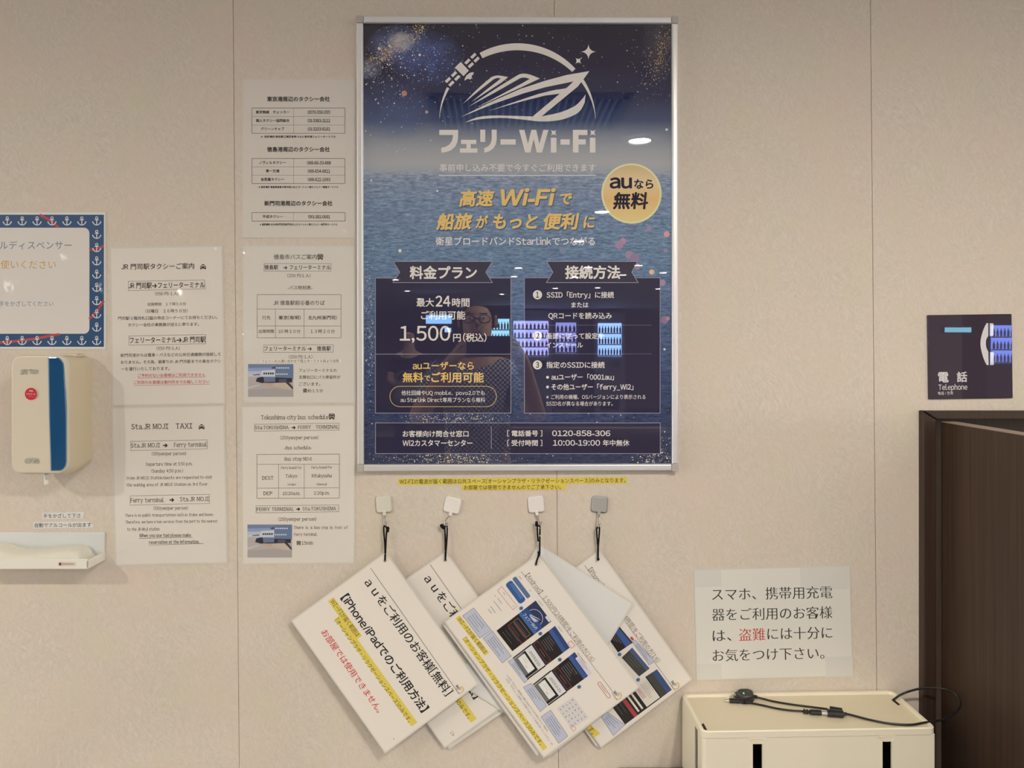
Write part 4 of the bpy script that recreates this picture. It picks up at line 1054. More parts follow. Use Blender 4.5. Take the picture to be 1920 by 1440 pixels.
def small_logo(sh, cr, cx, cy, ang, k):
    def P(u, v):
        a = math.radians(ang); return cr(cx+(u*math.cos(a)-v*math.sin(a))*k, cy+(u*math.sin(a)+v*math.cos(a))*k)
    o = sh.ink('logo_ring', (206, 160, 74), 'small orange ring mark')
    o.path([P(16+24*math.cos(math.radians(t)), 24*math.sin(math.radians(t))) for t in range(-125, 150, 18)], 1.5, sh.d(3))
    b = sh.ink('logo_lettering', (60, 66, 84)); text(b, 'wi', P(-24, 0), P(10, 0), sh.d(4), bold=.02); text(b, '2', P(14, -6), P(22, -6), sh.d(4), bold=.02)
    b.line(P(-26, 22), P(-26+70, 22), .6, sh.d(3))
# --- bundle on the leftmost hook
cr = Crop(530, 1030, .27085)
p1 = Page([(723.5,1034),(897.8,1282),(722.3,1412.8),(545.4,1164)], 'laminated page with a yellow band and a red line, hung tilted from the leftmost hook', .015, .034, hole=(721.6,1051.5))
def au_page(p, cr, l2, dx=0, dy=0, a2=(425,320), b2=(990,1115)):
    k = p.ink('lettering', (40, 38, 36)); s_ = lambda q: (q[0]+dx, q[1]+dy)
    text(k, 'ａｕをご利用のお客様[無料]', s_((588,212)), s_((1155,1000)), p.d(3), bold=0, mincho=.017, crop=cr, res=5)
    text(k, l2, s_(a2), s_(b2), p.d(3), bold=.02, crop=cr, res=5)
    k.line(cr(*s_((608,130))), cr(*s_((1222,1003))), .7, p.d(3))
    y = p.ink('highlight_band', (214, 186, 80), 'yellow highlight band')
    def band(a, b, w_): y.line(cr(*s_(a)), cr(*s_(b)), w_*cr.k, p.d(2))
    band((333,345), (528,612), 48); band((378,470), (912,1212), 50)
    kk = p.ink('band_lettering', (80, 68, 34))
    text(kk, 'WI－FIが届く範囲は', s_((342,352)), s_((524,598)), p.d(3), crop=cr, em=40)
    text(kk, '[オーシャンプラザ・リラクゼーションスペース]のみです。', s_((372,485)), s_((884,1192)), p.d(3), crop=cr, em=40)
    r = p.ink('red_lettering', (196, 66, 66), 'red lettering')
    text(r, 'お部屋では使用できません。', s_((283,562)), s_((676,1122)), p.d(3), crop=cr, bold=0, mincho=.012)
    small_logo(p, cr, *s_((1218,958)), 55, 1.0)
    kk.disc(*cr(*s_((770,1312))), .9, p.d(3), 8)
au_page(p1, cr, '【iPhone/iPadでのご利用方法】'); p1.done()
# --- bundle on the tilted hook
p2u = Page([(838,1038),(1022,1282),(842.5,1405),(660,1172)], 'lower laminated page showing only as a lip under the page on the tilted hook', .003, .008); p2u.done()
p2 = Page([(836.2,1032.7),(1010,1278),(833.5,1403),(658,1157)], 'laminated page on the tilted hook, mostly covered by its two neighbours', .006, .0125, hole=(835.2,1050.5))
au_page(p2, cr, '【Androidでのご利用方法】', 412, -26, (480,400), (938,1050))
text(p2.ink('page_number', (130, 120, 110)), '21', (1165,1262), (1185,1285), p2.d(3), crop=cr); p2.done()
# --- bundle on the grey hook
cr = Crop(1000, 1010, .29163)
p4u = Page([(1123,1031),(1290,1276),(1118,1400),(949,1161)], 'lower laminated page peeping out behind the page on the grey hook', .003, .008); p4u.done()
p4 = Page([(1124,1030),(1298,1274),(1127,1402.5),(953,1158)], 'laminated page with app screenshots on the grey hook, half hidden behind the unprinted page', .006, .0125, hole=(1121.6,1048))
k = p4.ink('lettering', (92, 82, 72)); d3_, d2_, d4_, d5_ = p4.d(3), p4.d(2), p4.d(4), p4.d(5)
text(k, '【iPhone/iPad】 1,500円(24時間)をご利用の方(1/6)', (364,192), (806,792), d3_, crop=cr, bold=-.006, em=40)
k.line(cr(330,172), cr(902,965), .6, d3_)
GRP = [0]
def quad(p, part, rgb, pts, lev, c_=None, label=None): p.ink(part, rgb, label, GRP[0] if part == 'screenshot' else 0).poly([(c_ or cr)(*q) for q in pts], p.d(lev))
def lerp(a, b, t): return (a[0]+(b[0]-a[0])*t, a[1]+(b[1]-a[1])*t)
def sub(Q, u0, v0, u1, v1):
    f = lambda u, v: lerp(lerp(Q[0], Q[1], u), lerp(Q[3], Q[2], u), v)
    return [f(u0, v0), f(u1, v0), f(u1, v1), f(u0, v1)]
def scribble(p, part, rgb, Q, n_, lev, c_, wd=.6, seed=1, u0=.1, u1=.9):
    r = random.Random(seed); k = p.ink(part, rgb)
    for i in range(n_):
        v = (i+.5)/n_; e = u1-(u1-u0)*.5*r.random()
        x = u0
        while x < e:
            w_ = .03+.05*r.random(); a, b = sub(Q, x, v, min(e, x+w_), v)[:2]; k.line(c_(*a), c_(*b), wd, p.d(lev)); x += w_+.02
NV, BLU, BLK, GRN, BXF, BXL = (48, 53, 76), (60, 84, 128), (38, 33, 30), (66, 62, 56), (184, 179, 181), (104, 98, 104)
Q1 = [(556,568),(640,668),(545,732),(420,552)]
quad(p4, 'screenshot', NV, Q1, 2); quad(p4, 'screenshot', BLK, sub(Q1,0,.5,1,1), 3); quad(p4, 'screenshot', BLU, sub(Q1,0,.1,1,.45), 3); scribble(p4, 'screenshot', (150,130,118), sub(Q1,.1,.5,.95,.95), 4, 4, cr, .7, 3)
GRP[0] = 1
Q2 = [(635,700),(748,835),(680,886),(568,765)]
quad(p4, 'screenshot', (74,84,106), Q2, 2); quad(p4, 'screenshot', GRN, sub(Q2,0,.3,1,1), 3); scribble(p4, 'screenshot', (120,116,108), sub(Q2,.05,.35,.9,.9), 3, 4, cr, .6, 4)
GRP[0] = 2
Q3 = [(795,840),(890,972),(590,1195),(480,1045)]
quad(p4, 'screenshot', BLK, Q3, 2); quad(p4, 'screenshot', (60,74,108), sub(Q3,0,0,1,.1), 3); quad(p4, 'screenshot', GRN, sub(Q3,.02,.1,1,.22), 3)
quad(p4, 'screenshot', PAPER, sub(Q3,.0,.24,.96,.52), 3); scribble(p4, 'screenshot', (84,76,70), sub(Q3,.05,.25,.92,.4), 5, 4, cr, .6, 5); quad(p4, 'screenshot', (206,170,160), sub(Q3,.05,.42,.65,.5), 4); scribble(p4, 'screenshot', (170,70,70), sub(Q3,.15,.44,.6,.48), 1, 5, cr, .8, 6)
for v in (.58, .66): quad(p4, 'screenshot', PAPER, sub(Q3,.05,v,.92,v+.035), 3)
quad(p4, 'screenshot', (160,62,62), sub(Q3,0,.73,1,.8), 3); scribble(p4, 'screenshot', (120,110,106), sub(Q3,.05,.82,.9,.97), 2, 4, cr, .6, 7)
def notebox(p, c_, Q, n_, seed):
    p.ink('note_box', BXF, 'pale blue note box', seed).poly([c_(*q) for q in Q], p.d(3)); p.ink('note_border', BXL, n=seed).path([c_(*q) for q in Q], .6, p.d(4), closed=True)
    scribble(p, 'note_lettering', (66,64,74), sub(Q,.06,.12,.94,.88), n_, 5, c_, .8, seed)
notebox(p4, cr, [(470,1110),(590,1195),(515,1265),(425,1150)][:1]+[(590,1197),(515,1266),(438,1148)], 4, 8)
notebox(p4, cr, [(655,650),(780,790),(745,812),(638,668)], 2, 9)
quad(p4, 'red_mark', (196,70,60), [(622,636),(634,628),(648,648),(636,658)], 5)
def arrow(p, c_, cx, cy, ang, s_):
    q = [(-10,-14),(4,-14),(4,-24),(22,0),(4,24),(4,14),(-10,14)]
    a = math.radians(ang); p.ink('blue_arrow', (66,92,132), n=(cx, cy)).poly([c_(*q_) for q_ in [(cx+(x*math.cos(a)-y*math.sin(a))*s_, cy+(x*math.sin(a)+y*math.cos(a))*s_) for x, y in q]], p.d(4))
arrow(p4, cr, 553, 742, 55, .7); arrow(p4, cr, 672, 905, 55, .7)
quad(p4, 'highlight_band', (212,184,76), [(368,1193),(428,1253),(393,1280),(340,1216)], 3); text(p4.ink('band_lettering', (80,68,34)), 'す。', (362,1213), (392,1252), d4_, crop=cr)
small_logo(p4, cr, 905, 932, 55, .95); p4.done()
# --- unprinted page turned out between the bundles
pb = Page([(1010,1019.5),(1188,1131.5),(1030,1390),(853,1278)], 'laminated page showing only its blank back, turned out behind the front screenshot page', .0085, .0155, paper=(214,203,186)); pb.done()
# --- bundle on the hook by the seam
p3b = Page([(1014,1040),(1196,1291),(1030,1418),(842,1166)], 'laminated page peeping out along the right edge of the front screenshot page', .0175, .0265); p3b.done()
p3c = Page([(1007,1040),(1196,1293),(1006.5,1417),(830,1172)], 'laminated page peeping out along the lower left edge of the front screenshot page', .0160, .0245); p3c.done()
p3 = Page([(1009.5,1037.7),(1200.5,1288.5),(1019.5,1421.5),(833,1166)], 'laminated page of app screenshots and note boxes, front page on the seam hook', .0195, .031, hole=(1005,1058.5))
c4 = Crop(820, 1010, .29163); c6 = Crop(920, 1070, .15974); c8 = Crop(820, 1140, .19447)
k = p3.ink('lettering', (92, 82, 72))
text(k, '【Android】 1,500円(24時間)をご利用の方(1/6)', (578,228), (1003,786), p3.d(3), crop=c4, bold=-.006, em=40)
k.line(c4(540,212), c4(1140,1000), .6, p3.d(3))
def bar(c_, a, b, w_, rgb, lev):
    d_ = Vector((b[0]-a[0], b[1]-a[1])); L_ = d_.length; an_ = math.degrees(math.atan2(d_.y, d_.x)); mx = ((a[0]+b[0])/2, (a[1]+b[1])/2)
    pts = rotpts(rrect(mx[0]-L_/2, mx[1]-w_/2, mx[0]+L_/2, mx[1]+w_/2, w_*.32, 5), mx, an_)
    quad(p3, 'search_bar', rgb, pts, lev, c_)
bar(c6, (272,80), (450,315), 52, (88,102,132), 3); bar(c6, (205,135), (380,370), 92, (54,84,128), 3)
for i in range(4): p3.ink('search_bar', (120,146,184)).line(c6(225+i*12,155-i*6), c6(355+i*10,330-i*6), .5, p3.d(4))
p3.ink('red_outline', (190,90,80)).path([c6(*q) for q in ((130,185),(312,415),(262,460),(80,236))], .6, p3.d(4), closed=True)
for q, r in (((150,255),(170,285)),((260,410),(272,424)),((80,320),(130,385)),((35,355),(125,470)),((45,290),(60,300)),((0,420),(55,495)),((-30,450),(10,500)),((330,65),(365,100)),((455,225),(470,240))):
    p3.ink('fine_print', (130,120,112)).line(c6(*q), c6(*r), .8, p3.d(4))
GRP[0] = 1
S1 = [(528,350),(712,597),(255,945),(68,705)]
quad(p3, 'screenshot', NV, S1, 2, c6); quad(p3, 'screenshot', (48,72,118), sub(S1,0,.22,1,.42), 3, c6); quad(p3, 'screenshot', (66,94,140), sub(S1,0,.37,1,.44), 4, c6); quad(p3, 'screenshot', BLK, sub(S1,0,.44,1,1), 3, c6)
wl = p3.ink('screenshot_lettering', (190,184,182))
text(wl, 'フェリーWi-Fi', (392,505), (540,685), p3.d(5), crop=c6, bold=.03, em=44)
def Sf(u, v): return lerp(lerp(S1[0], S1[1], u), lerp(S1[3], S1[2], u), v)
wl.path([c6(*Sf(.5-.33*math.cos(math.radians(t)), .22-.15*math.sin(math.radians(t)))) for t in range(0, 181, 12)], .9, p3.d(5))
for q in ([(.3,.25),(.62,.17),(.72,.16),(.3,.27)], [(.28,.28),(.7,.2),(.6,.26),(.7,.23),(.62,.28),(.5,.29)]): wl.poly([c6(*Sf(*v)) for v in q], p3.d(5))
quad(p3, 'screenshot', (200,196,194), sub(S1,.72,-.01,.97,.05), 5, c6)
p3.ink('red_outline', (190,90,80)).path([c6(*q) for q in sub(S1,.12,.62,1.0,.75)], .5, p3.d(5), closed=True)
p3.ink('screenshot_lettering', (150,124,110)).path([c6(*q) for q in sub(S1,.12,.5,.9,.6)], .6, p3.d(5), closed=True); scribble(p3, 'screenshot_lettering', (130,118,108), sub(S1,.1,.46,.95,.95), 7, 5, c6, .5, 11)
def phone_screen(Q, sd):
    GRP[0] = sd
    quad(p3, 'screenshot', BLU, Q, 2, c6); quad(p3, 'screenshot', (48,64,104), sub(Q,0,0,1,.08), 3, c6); quad(p3, 'screenshot', BLK, sub(Q,0,.16,1,.56), 3, c6)
    scribble(p3, 'screenshot_lettering', (150,142,132), sub(Q,.06,.18,.97,.4), 5, 4, c6, .6, sd)
    p3.ink('red_outline', (150,70,66)).path([c6(*q) for q in sub(Q,.06,.43,.94,.53)], .6, p3.d(5), closed=True); scribble(p3, 'screenshot_lettering', (170,110,104), sub(Q,.3,.45,.8,.51), 1, 5, c6, .8, sd+1)
    quad(p3, 'screenshot', (212,200,184), sub(Q,0,.57,1,1), 3, c6); quad(p3, 'screenshot', BLK, sub(Q,-.02,.57,.03,1), 4, c6); quad(p3, 'screenshot', BLK, sub(Q,.97,.57,1.02,1), 4, c6)
    text(p3.ink('screenshot_lettering', BLK), '-2023/2/22-', sub(Q,.15,.66,.9,.66)[0], sub(Q,.15,.66,.9,.66)[1], p3.d(5), crop=c6, em=40)
    quad(p3, 'screenshot', BLK, sub(Q,.05,.73,.95,1.0), 4, c6); quad(p3, 'screenshot', (104,100,94), sub(Q,.05,.8,.85,1.0), 5, c6); quad(p3, 'screenshot', (220,210,196), sub(Q,.12,.77,.84,.92), 6, c6); scribble(p3, 'screenshot_lettering', (120,110,104), sub(Q,.16,.78,.8,.86), 2, 7, c6, .4, sd+2); scribble(p3, 'red_outline', (196,70,66), sub(Q,.5,.86,.75,.9), 1, 7, c6, 1, sd+3)
S2 = [(755,648),(928,905),(430,1275),(262,1028)]; S3 = [(985,955),(1172,1215),(676,1580),(500,1338)]
phone_screen(S2, 20); phone_screen(S3, 30)
quad(p3, 'screenshot', (206,190,196), sub(S3,.2,-.03,1.0,.06), 5, c6); scribble(p3, 'screenshot_lettering', (130,70,80), sub(S3,.25,-.02,.95,.05), 2, 6, c6, .6, 41)
p3.ink('red_outline', (190,90,80)).path([c6(*q) for q in ((945,822),(990,878),(948,912),(905,852))], .7, p3.d(6), closed=True)
for x, y in ((355,437),(580,735),(808,1040),(1035,1360)): arrow(p3, c6, x, y, 55, 1.35)
for q, r in (((560,338),(640,432)),((790,640),(870,740)),((1010,940),(1165,1140))): scribble(p3, 'fine_print', (110,100,96), [q, r, (r[0]-14, r[1]+10), (q[0]-14, q[1]+10)], 2, 4, c6, .5, 51)
for i, Q in enumerate(([(350,0),(520,215),(410,290),(245,75)], [(530,222),(712,465),(628,530),(440,290)], [(735,485),(880,685),(840,722),(682,515)], [(905,725),(1055,945),(993,1000),(830,765)], [(1092,985),(1258,1235),(1170,1305),(1000,1050)])):
    notebox(p3, c8, Q, (4,4,2,3,4)[i], 60+i)
y_ = p3.ink('highlight_band', (214,186,80), 'yellow highlight band')
y_.line(c8(195,85), c8(478,445), 50*c8.k, p3.d(3)); y_.line(c8(262,290), c8(1040,1360), 50*c8.k, p3.d(3))
kk = p3.ink('band_lettering', (80,68,34))
text(kk, 'WI－FIが届く範囲は', (208,98), (470,432), p3.d(4), crop=c8, em=48); text(kk, '[オーシャンプラザ・リラクゼーションスペース]のみです。', (262,288), (1008,1316), p3.d(4), crop=c8, em=50)
fp = p3.ink('fine_print', (130,120,112))
text(fp, '※SSID「Entry」接続後に自動でWebブラウザが表示されない場合は、', (672,645), (1068,1192), p3.d(3), crop=c8, em=22); text(fp, 'SSID「Entry」に接続した状態でQRコードを読み取ってください。26', (665,680), (1110,1318), p3.d(3), crop=c8, em=22)
c5 = Crop(1000, 1010, .29163)
kp = p3.ink('keypad_print', (196,182,170)); quad(p3, 'keypad_print', (206,192,178), [(255,1015),(355,1150),(245,1225),(150,1090)], 2, c5)
kd = p3.ink('keypad_keys', (96,86,82))
KQ = [(255,1015),(355,1150),(245,1225),(150,1090)]
for i in range(5):
    for j in range(5):
        a = sub(KQ, .1+i*.19, .12+j*.19, .14+i*.19, .12+j*.19); kd.line(c5(*a[0]), c5(a[0][0]+5, a[0][1]+8), 1.0, p3.d(3)) if (i+j) % 3 else kd.disc(*c5(*a[0]), 1.1, p3.d(3), 8)
p3.ink('red_outline', (190,90,80)).path([c5(*q) for q in ((255,1197),(275,1222),(258,1240),(237,1213))], .6, p3.d(4), closed=True)
p3.ink('red_outline', (176,72,66)).path([c5(*q) for q in rotpts(rrect(395,962,515,984,8,4), (455,973), 54)], .8, p3.d(4), closed=True); scribble(p3, 'red_outline', (176,72,66), rotpts([(405,965),(505,965),(505,981),(405,981)], (455,973), 54), 1, 4, c5, 1, 71)
small_logo(p3, c5, 535, 997, 55, .95); p3.done()
# ================================================================== black table, white box, charging cable
zt_ = ZC-.779
tb = thing('side_table', 'black side table with a rounded corner standing against the wall under the white box', 'table', (W(1480, 0).x, -.2, 0))
BLACK = mat('black_laminate', (34, 31, 32), rough=.3, spec=.5)
x0, x1 = W(1155, 0).x, W(1765, 0).x
m = M(); m.rbox(((x0+x1)/2, -.215, zt_-.012), (x1-x0, .42, .024), .006); m.build('table_top', BLACK, tb)
for sx in (x0+.035, x1-.035):
    for sy in (-.04, -.39):
        m = M(); m.rbox((sx, sy, (zt_-.024)/2), (.03, .03, zt_-.024), .004); m.build('leg', BLACK, tb)
# white box: lid and slotted body
BXP = mat('ivory_plastic', (222, 203, 170), rough=.42, spec=.45); BXT = mat('ivory_plastic_worn', (208, 187, 151), rough=.55, spec=.4)
XB0, XB1 = .341, .7365; DB = .1345; ZB1 = ZC-.6405; YB0 = -.003
bxo = thing('cable_box', 'ivory plastic cable box with slotted sides and a recessed lid, on the black table', 'box', ((XB0+XB1)/2, YB0-DB/2, zt_))
lid = M(); Ht = .0115; R = .011
def rr3(x0, x1, y0, y1, r, z, n=6):
    o = []
    for cx, cy, a0 in ((x1-r, y1-r, 0), (x0+r, y1-r, 90), (x0+r, y0+r, 180), (x1-r, y0+r, 270)):
        o += [Vector((cx+r*math.cos(math.radians(a0+90*i/n)), cy+r*math.sin(math.radians(a0+90*i/n)), z)) for i in range(n+1)]
    return o
tilt = .0165
def sk(ring, f=1.0):
    return [Vector((p.x, p.y, p.z+(p.x-(XB0+XB1)/2)*tilt*f)) for p in ring]
ya, yb = YB0-DB, YB0
rw_ = .0065
rings = [sk(rr3(XB0, XB1, ya, yb, R, ZB1-Ht)), sk(rr3(XB0, XB1, ya, yb, R, ZB1-.0015)), sk(rr3(XB0+.0012, XB1-.0012, ya+.0012, yb-.0012, R, ZB1)),
         sk(rr3(XB0+rw_-.001, XB1-rw_+.001, ya+.003, yb-rw_, R-.004, ZB1)), sk(rr3(XB0+rw_, XB1-rw_, ya+.0042, yb-rw_-.001, R-.004, ZB1-.0042))]
lid.loft(rings, cap=False); nR = len(rings[0]); lid.f.append(tuple(range(nR))[::-1])
lo = lid.build('lid_rim', BXP, bxo)
pl_ = M(); pl_.v = sk(rr3(XB0+rw_, XB1-rw_, ya+.0042, yb-rw_-.001, R-.004, ZB1-.0042)); pl_.f = [tuple(range(len(pl_.v)))]
pl_.build('lid_panel', BXT, bxo)
# body walls with real slots
def zlid(x): return ZB1-Ht-.0006+(x-(XB0+XB1)/2)*tilt
bw = M(); ins = .0012
def slab(xa, xb, ya_, yb_, za, zb0, zb1):
    bw.add([(xa,ya_,za),(xb,ya_,za),(xb,yb_,za),(xa,yb_,za),(xa,ya_,zb0),(xb,ya_,zb1),(xb,yb_,zb1),(xa,yb_,zb0)], [(0,3,2,1),(4,5,6,7),(0,1,5,4),(1,2,6,5),(2,3,7,6),(3,0,4,7)])
kf = D/(D-DB)
def fx(px): return (px-PX)/1000/kf
s1a, s1b, s2a, s2b = fx(1411), fx(1428.5), fx(1653.8), fx(1670.5)
zsl = ZC-(1394-PY)/1000/kf; zsl2 = ZC-(1389.5-PY)/1000/kf
fy0, fy1 = ya+ins, ya+ins+.003
r0 = XB0+.009; r1 = XB1-.004
for xa, xb in ((r0, s1a), (s1b, s2a), (s2b, r1)): slab(xa, xb, fy0, fy1, zt_, zlid(xa), zlid(xb))
slab(s1a, s1b, fy0, fy1, zsl, zlid(s1a), zlid(s1b)); slab(s2a, s2b, fy0, fy1, zsl2, zlid(s2a), zlid(s2b))
for a, b in ((s1a, s1b), (s2a, s2b)): slab(a, b, fy0, fy1, zt_, zt_+.012, zt_+.012)
# rounded front corners
def corner(cx, a0, a1, r):
    n = 8; prev = None
    for i in range(n):
        t0, t1 = math.radians(a0+(a1-a0)*i/n), math.radians(a0+(a1-a0)*(i+1)/n)
        cy = fy0+r
        p = [(cx+r*math.cos(t), cy+r*math.sin(t)) for t in (t0, t1)]
        q = [(cx+(r-.003)*math.cos(t), cy+(r-.003)*math.sin(t)) for t in (t0, t1)]
        bw.add([(*p[0], zt_), (*p[1], zt_), (*p[1], zlid(p[1][0])), (*p[0], zlid(p[0][0])), (*q[0], zt_), (*q[1], zt_), (*q[1], zlid(q[1][0])), (*q[0], zlid(q[0][0]))],
               [(0,1,2,3),(4,7,6,5),(3,2,6,7)])
corner(r0, 270, 180, .0078); corner(r1, 270, 360, .0028)
lx = r0-.0078
ysl0, ysl1 = ya+.030, ya+.046
for y0_, y1_ in ((fy0+.0078, ysl0), (ysl1, yb-ins)): slab(lx, lx+.003, y0_, y1_, zt_, zlid(lx), zlid(lx))
zs3 = ZC-.648*1.0-.0+0; zs3 = ZC-(1366-PY)/1000/1.085
slab(lx, lx+.003, ysl0, ysl1, zs3, zlid(lx), zlid(lx)); slab(lx, lx+.003, ysl0, ysl1, zt_, zt_+.012, zt_+.012)
slab(r1, r1+.0028, fy0+.0028, yb-ins, zt_, zlid(r1), zlid(r1)); slab(r0, r1, yb-ins-.003, yb-ins, zt_, zlid(r0), zlid(r1))
bw.build('body', BXP, bxo)
fr = M()
for a, b, z in ((s1a, s1b, zsl), (s2a, s2b, zsl2)):
    c_ = (a+b)/2; w2 = (b-a)/2
    fr.add([(c_-w2-.0065, ya+.0008, z+.0092), (c_+w2+.0065, ya+.0008, z+.0092), (c_+w2+.0005, ya+.0011, z+.0002), (c_-w2-.0005, ya+.0011, z+.0002)], [(0, 1, 2, 3)])
    fr.tube([(c_-w2-.0065, ya+.0006, z+.0095), (c_+w2+.0065, ya+.0006, z+.0095)], .0007, 6)
    for s_ in (-1, 1): fr.tube([(c_+s_*(w2+.0062), ya+.0006, z+.0092), (c_+s_*(w2+.001), ya+.0008, z+.001), (c_+s_*(w2+.0008), ya+.0008, zt_+.012)], .0006, 6)
fr.build('slot_frame', BXP, bxo)
ib = M(); ib.box(((XB0+XB1)/2+.01, YB0-DB/2+.012, zt_+.03), (.33, .07, .05)); ib.box((fx(1425), YB0-DB+.03, zt_+.05), (.05, .02, .02)); ib.build('power_strip', mat('dark_inside', (34, 28, 26), rough=.6), bxo)
ho = M()
def onz(x, y, z):
    k = (y-PY)/1000/(ZC-z); X = (x-PX)/1000/k
    return Vector((X, -D*(1-1/k), z))
zp_ = ZB1-.0042
def zl(x): return zp_+(x-(XB0+XB1)/2)*tilt
def lidpt(px, py, up=0.0):
    z = zp_
    for _ in range(4): p = onz(px, py, z+up); z = zl(p.x)
    return Vector((p.x, p.y, z+up))
ho.v = [lidpt(*q, .0003) for q in ((1315,1357.5),(1319.5,1356.5),(1325.8,1368.5),(1321,1370))]; ho.f = [(0,1,2,3)]
ho.v += [lidpt(*q, .0003) for q in ((1671.5,1312),(1675,1310.5),(1688,1321),(1684,1322.5))]; ho.f += [(4,5,6,7)]
ho.build('cable_hole', mat('hole_dark', (20, 16, 14), rough=.8), bxo)
# cable and its hub
CB = mat('cable_rubber', (26, 24, 24), rough=.35, spec=.5)
c = Crop(1340, 1270, .14583); e = Crop(1580, 1260, .13021)
cb = thing('charging_cable', 'black multi-plug charging cable with a green light, lying on the ivory box lid', 'cable', lidpt(1450, 1325))
def cp(q, up=.0025): return lidpt(*c(*q), up)
def ep(q, up=.0025): return lidpt(*e(*q), up)
m = M()
m.tube(smooth_path([cp((520,250),.006), cp((620,275),.004), cp((760,310)), cp((1000,350)), cp((1250,382)), cp((1450,408),.004)], 6), .0018, 8)
m.tube(smooth_path([cp((470,330),.003), cp((620,360)), cp((800,400)), cp((980,425)), cp((1150,435),.003)], 6), .0018, 8)
loop = [ep((0,590),.004), ep((150,625),.004), ep((400,690),.004), ep((700,745),.003), ep((980,760),.003), ep((1180,728),.004)]
# beyond the box edge the cable bows over the corner in the air and comes back to the hole
ring = [W(*e(1300,712), .118), W(*e(1480,670), .108), W(*e(1640,570), .093), W(*e(1695,450), .078), W(*e(1610,300), .062), W(*e(1430,240), .05), W(*e(1200,228), .045), W(*e(1000,265), .046), W(*e(840,325), .047)]
m.tube(smooth_path(loop+ring+[ep((722,405),.001)], 6), .0019, 8)
m.build('cord', CB, cb, smooth=True)
hub = M(); z0 = .0105
top = [(255,200),(300,165),(375,130),(490,175),(510,250),(470,285),(360,300),(290,255)]
lo_ = [cp((x, y+6), .0005) for x, y in top]; mi = [cp(q, .0075) for q in top]; ct = sum(mi, Vector())/len(mi); hi = [p+(ct-p)*.14+Vector((0, 0, .0022)) for p in mi]
lo_ = [Vector((p.x, p.y, lidpt(1400,1305).z+.0006)) for p in mi]
hub.loft([lo_, mi, hi]); hub.build('hub', CB, cb)
lp = M(); q = ct+Vector((-.0015, -.001, .0026)); lp.tube([q, q+Vector((0, 0, .0006))], .0011, 10)
lp.build('green_light', mat('green_led', (40, 200, 60), emit=(.1, 1, .15), es=4), cb, label='glowing green light')
hl = M()
for a, b in (((300,205),(330,235)),((415,168),(450,190)),((375,250),(445,246)),((275,190),(300,178))): hl.tube([cp(a, .0097), cp(b, .0097)], .0004, 5)
hl.build('hub_marking', mat('grey_mark', (120, 118, 112), rough=.4), cb)
pg = M()
def seg(a, b, r, mm, up=.004, n=10): mm.tube([cp(a, up), cp(b, up)], r, n)
seg((190,298), (320,305), .0042, pg, .0045); seg((320,308), (380,312), .0028, pg, .0045); seg((385,318), (480,310), .0036, pg, .0045); seg((500,245), (548,255), .003, pg, .006)
seg((1145,438), (1165,440), .0042, pg, .0045); seg((1180,440), (1200,442), .004, pg, .0045); seg((1145,440), (1240,445), .0026, pg, .0045); seg((1228,446), (1370,455), .0046, pg, .0056)
seg((1450,455), (1650,470), .0064, pg, .0074); seg((1650,470), (1695,472), .003, pg, .006); seg((1480,400), (1640,425), .004, pg, .008)
pg.build('connector', CB, cb)
mp = M(); seg((135,298), (192,300), .002, mp, .0045); seg((1365,452), (1455,460), .0042, mp, .006); seg((215,165), (270,158), .0028, mp, .005); seg((225,245), (285,235), .0036, mp, .005)
mp.build('metal_plug', METAL, cb)

# ================================================================== the room seen mirrored in the gloss
def skin(name, nodes, edges, material, parent=None, sub=1, root=0, loc=None):
    me = bpy.data.meshes.new(name); off = Vector(loc) if loc is not None else (parent.matrix_basis.translation if parent else Vector())
    me.from_pydata([Vector(n[0])-off for n in nodes], edges, []); me.update(); me.materials.append(material)
    o = bpy.data.objects.new(name, me); C.objects.link(o)
    if parent: o.parent = parent
    else: o.location = off
    mod = o.modifiers.new('skin', 'SKIN'); mod.use_smooth_shade = True
    lay = me.skin_vertices[0].data if me.skin_vertices else None
    if lay is None:
        bpy.context.view_layer.objects.active = o; bpy.ops.mesh.customdata_skin_add(); lay = me.skin_vertices[0].data
    for i, n in enumerate(nodes):
        r = n[1]; lay[i].radius = (r, r) if isinstance(r, (int, float)) else r
    lay[root].use_root = True
    if sub: s_ = o.modifiers.new('subsurf', 'SUBSURF'); s_.levels = sub; s_.render_levels = sub+1
    return o
SKIN_ = mat('skin', (206, 158, 128), rough=.5); HAIR = mat('hair', (30, 26, 26), rough=.5); TROUS = mat('dark_trousers', (44, 42, 50), rough=.8)
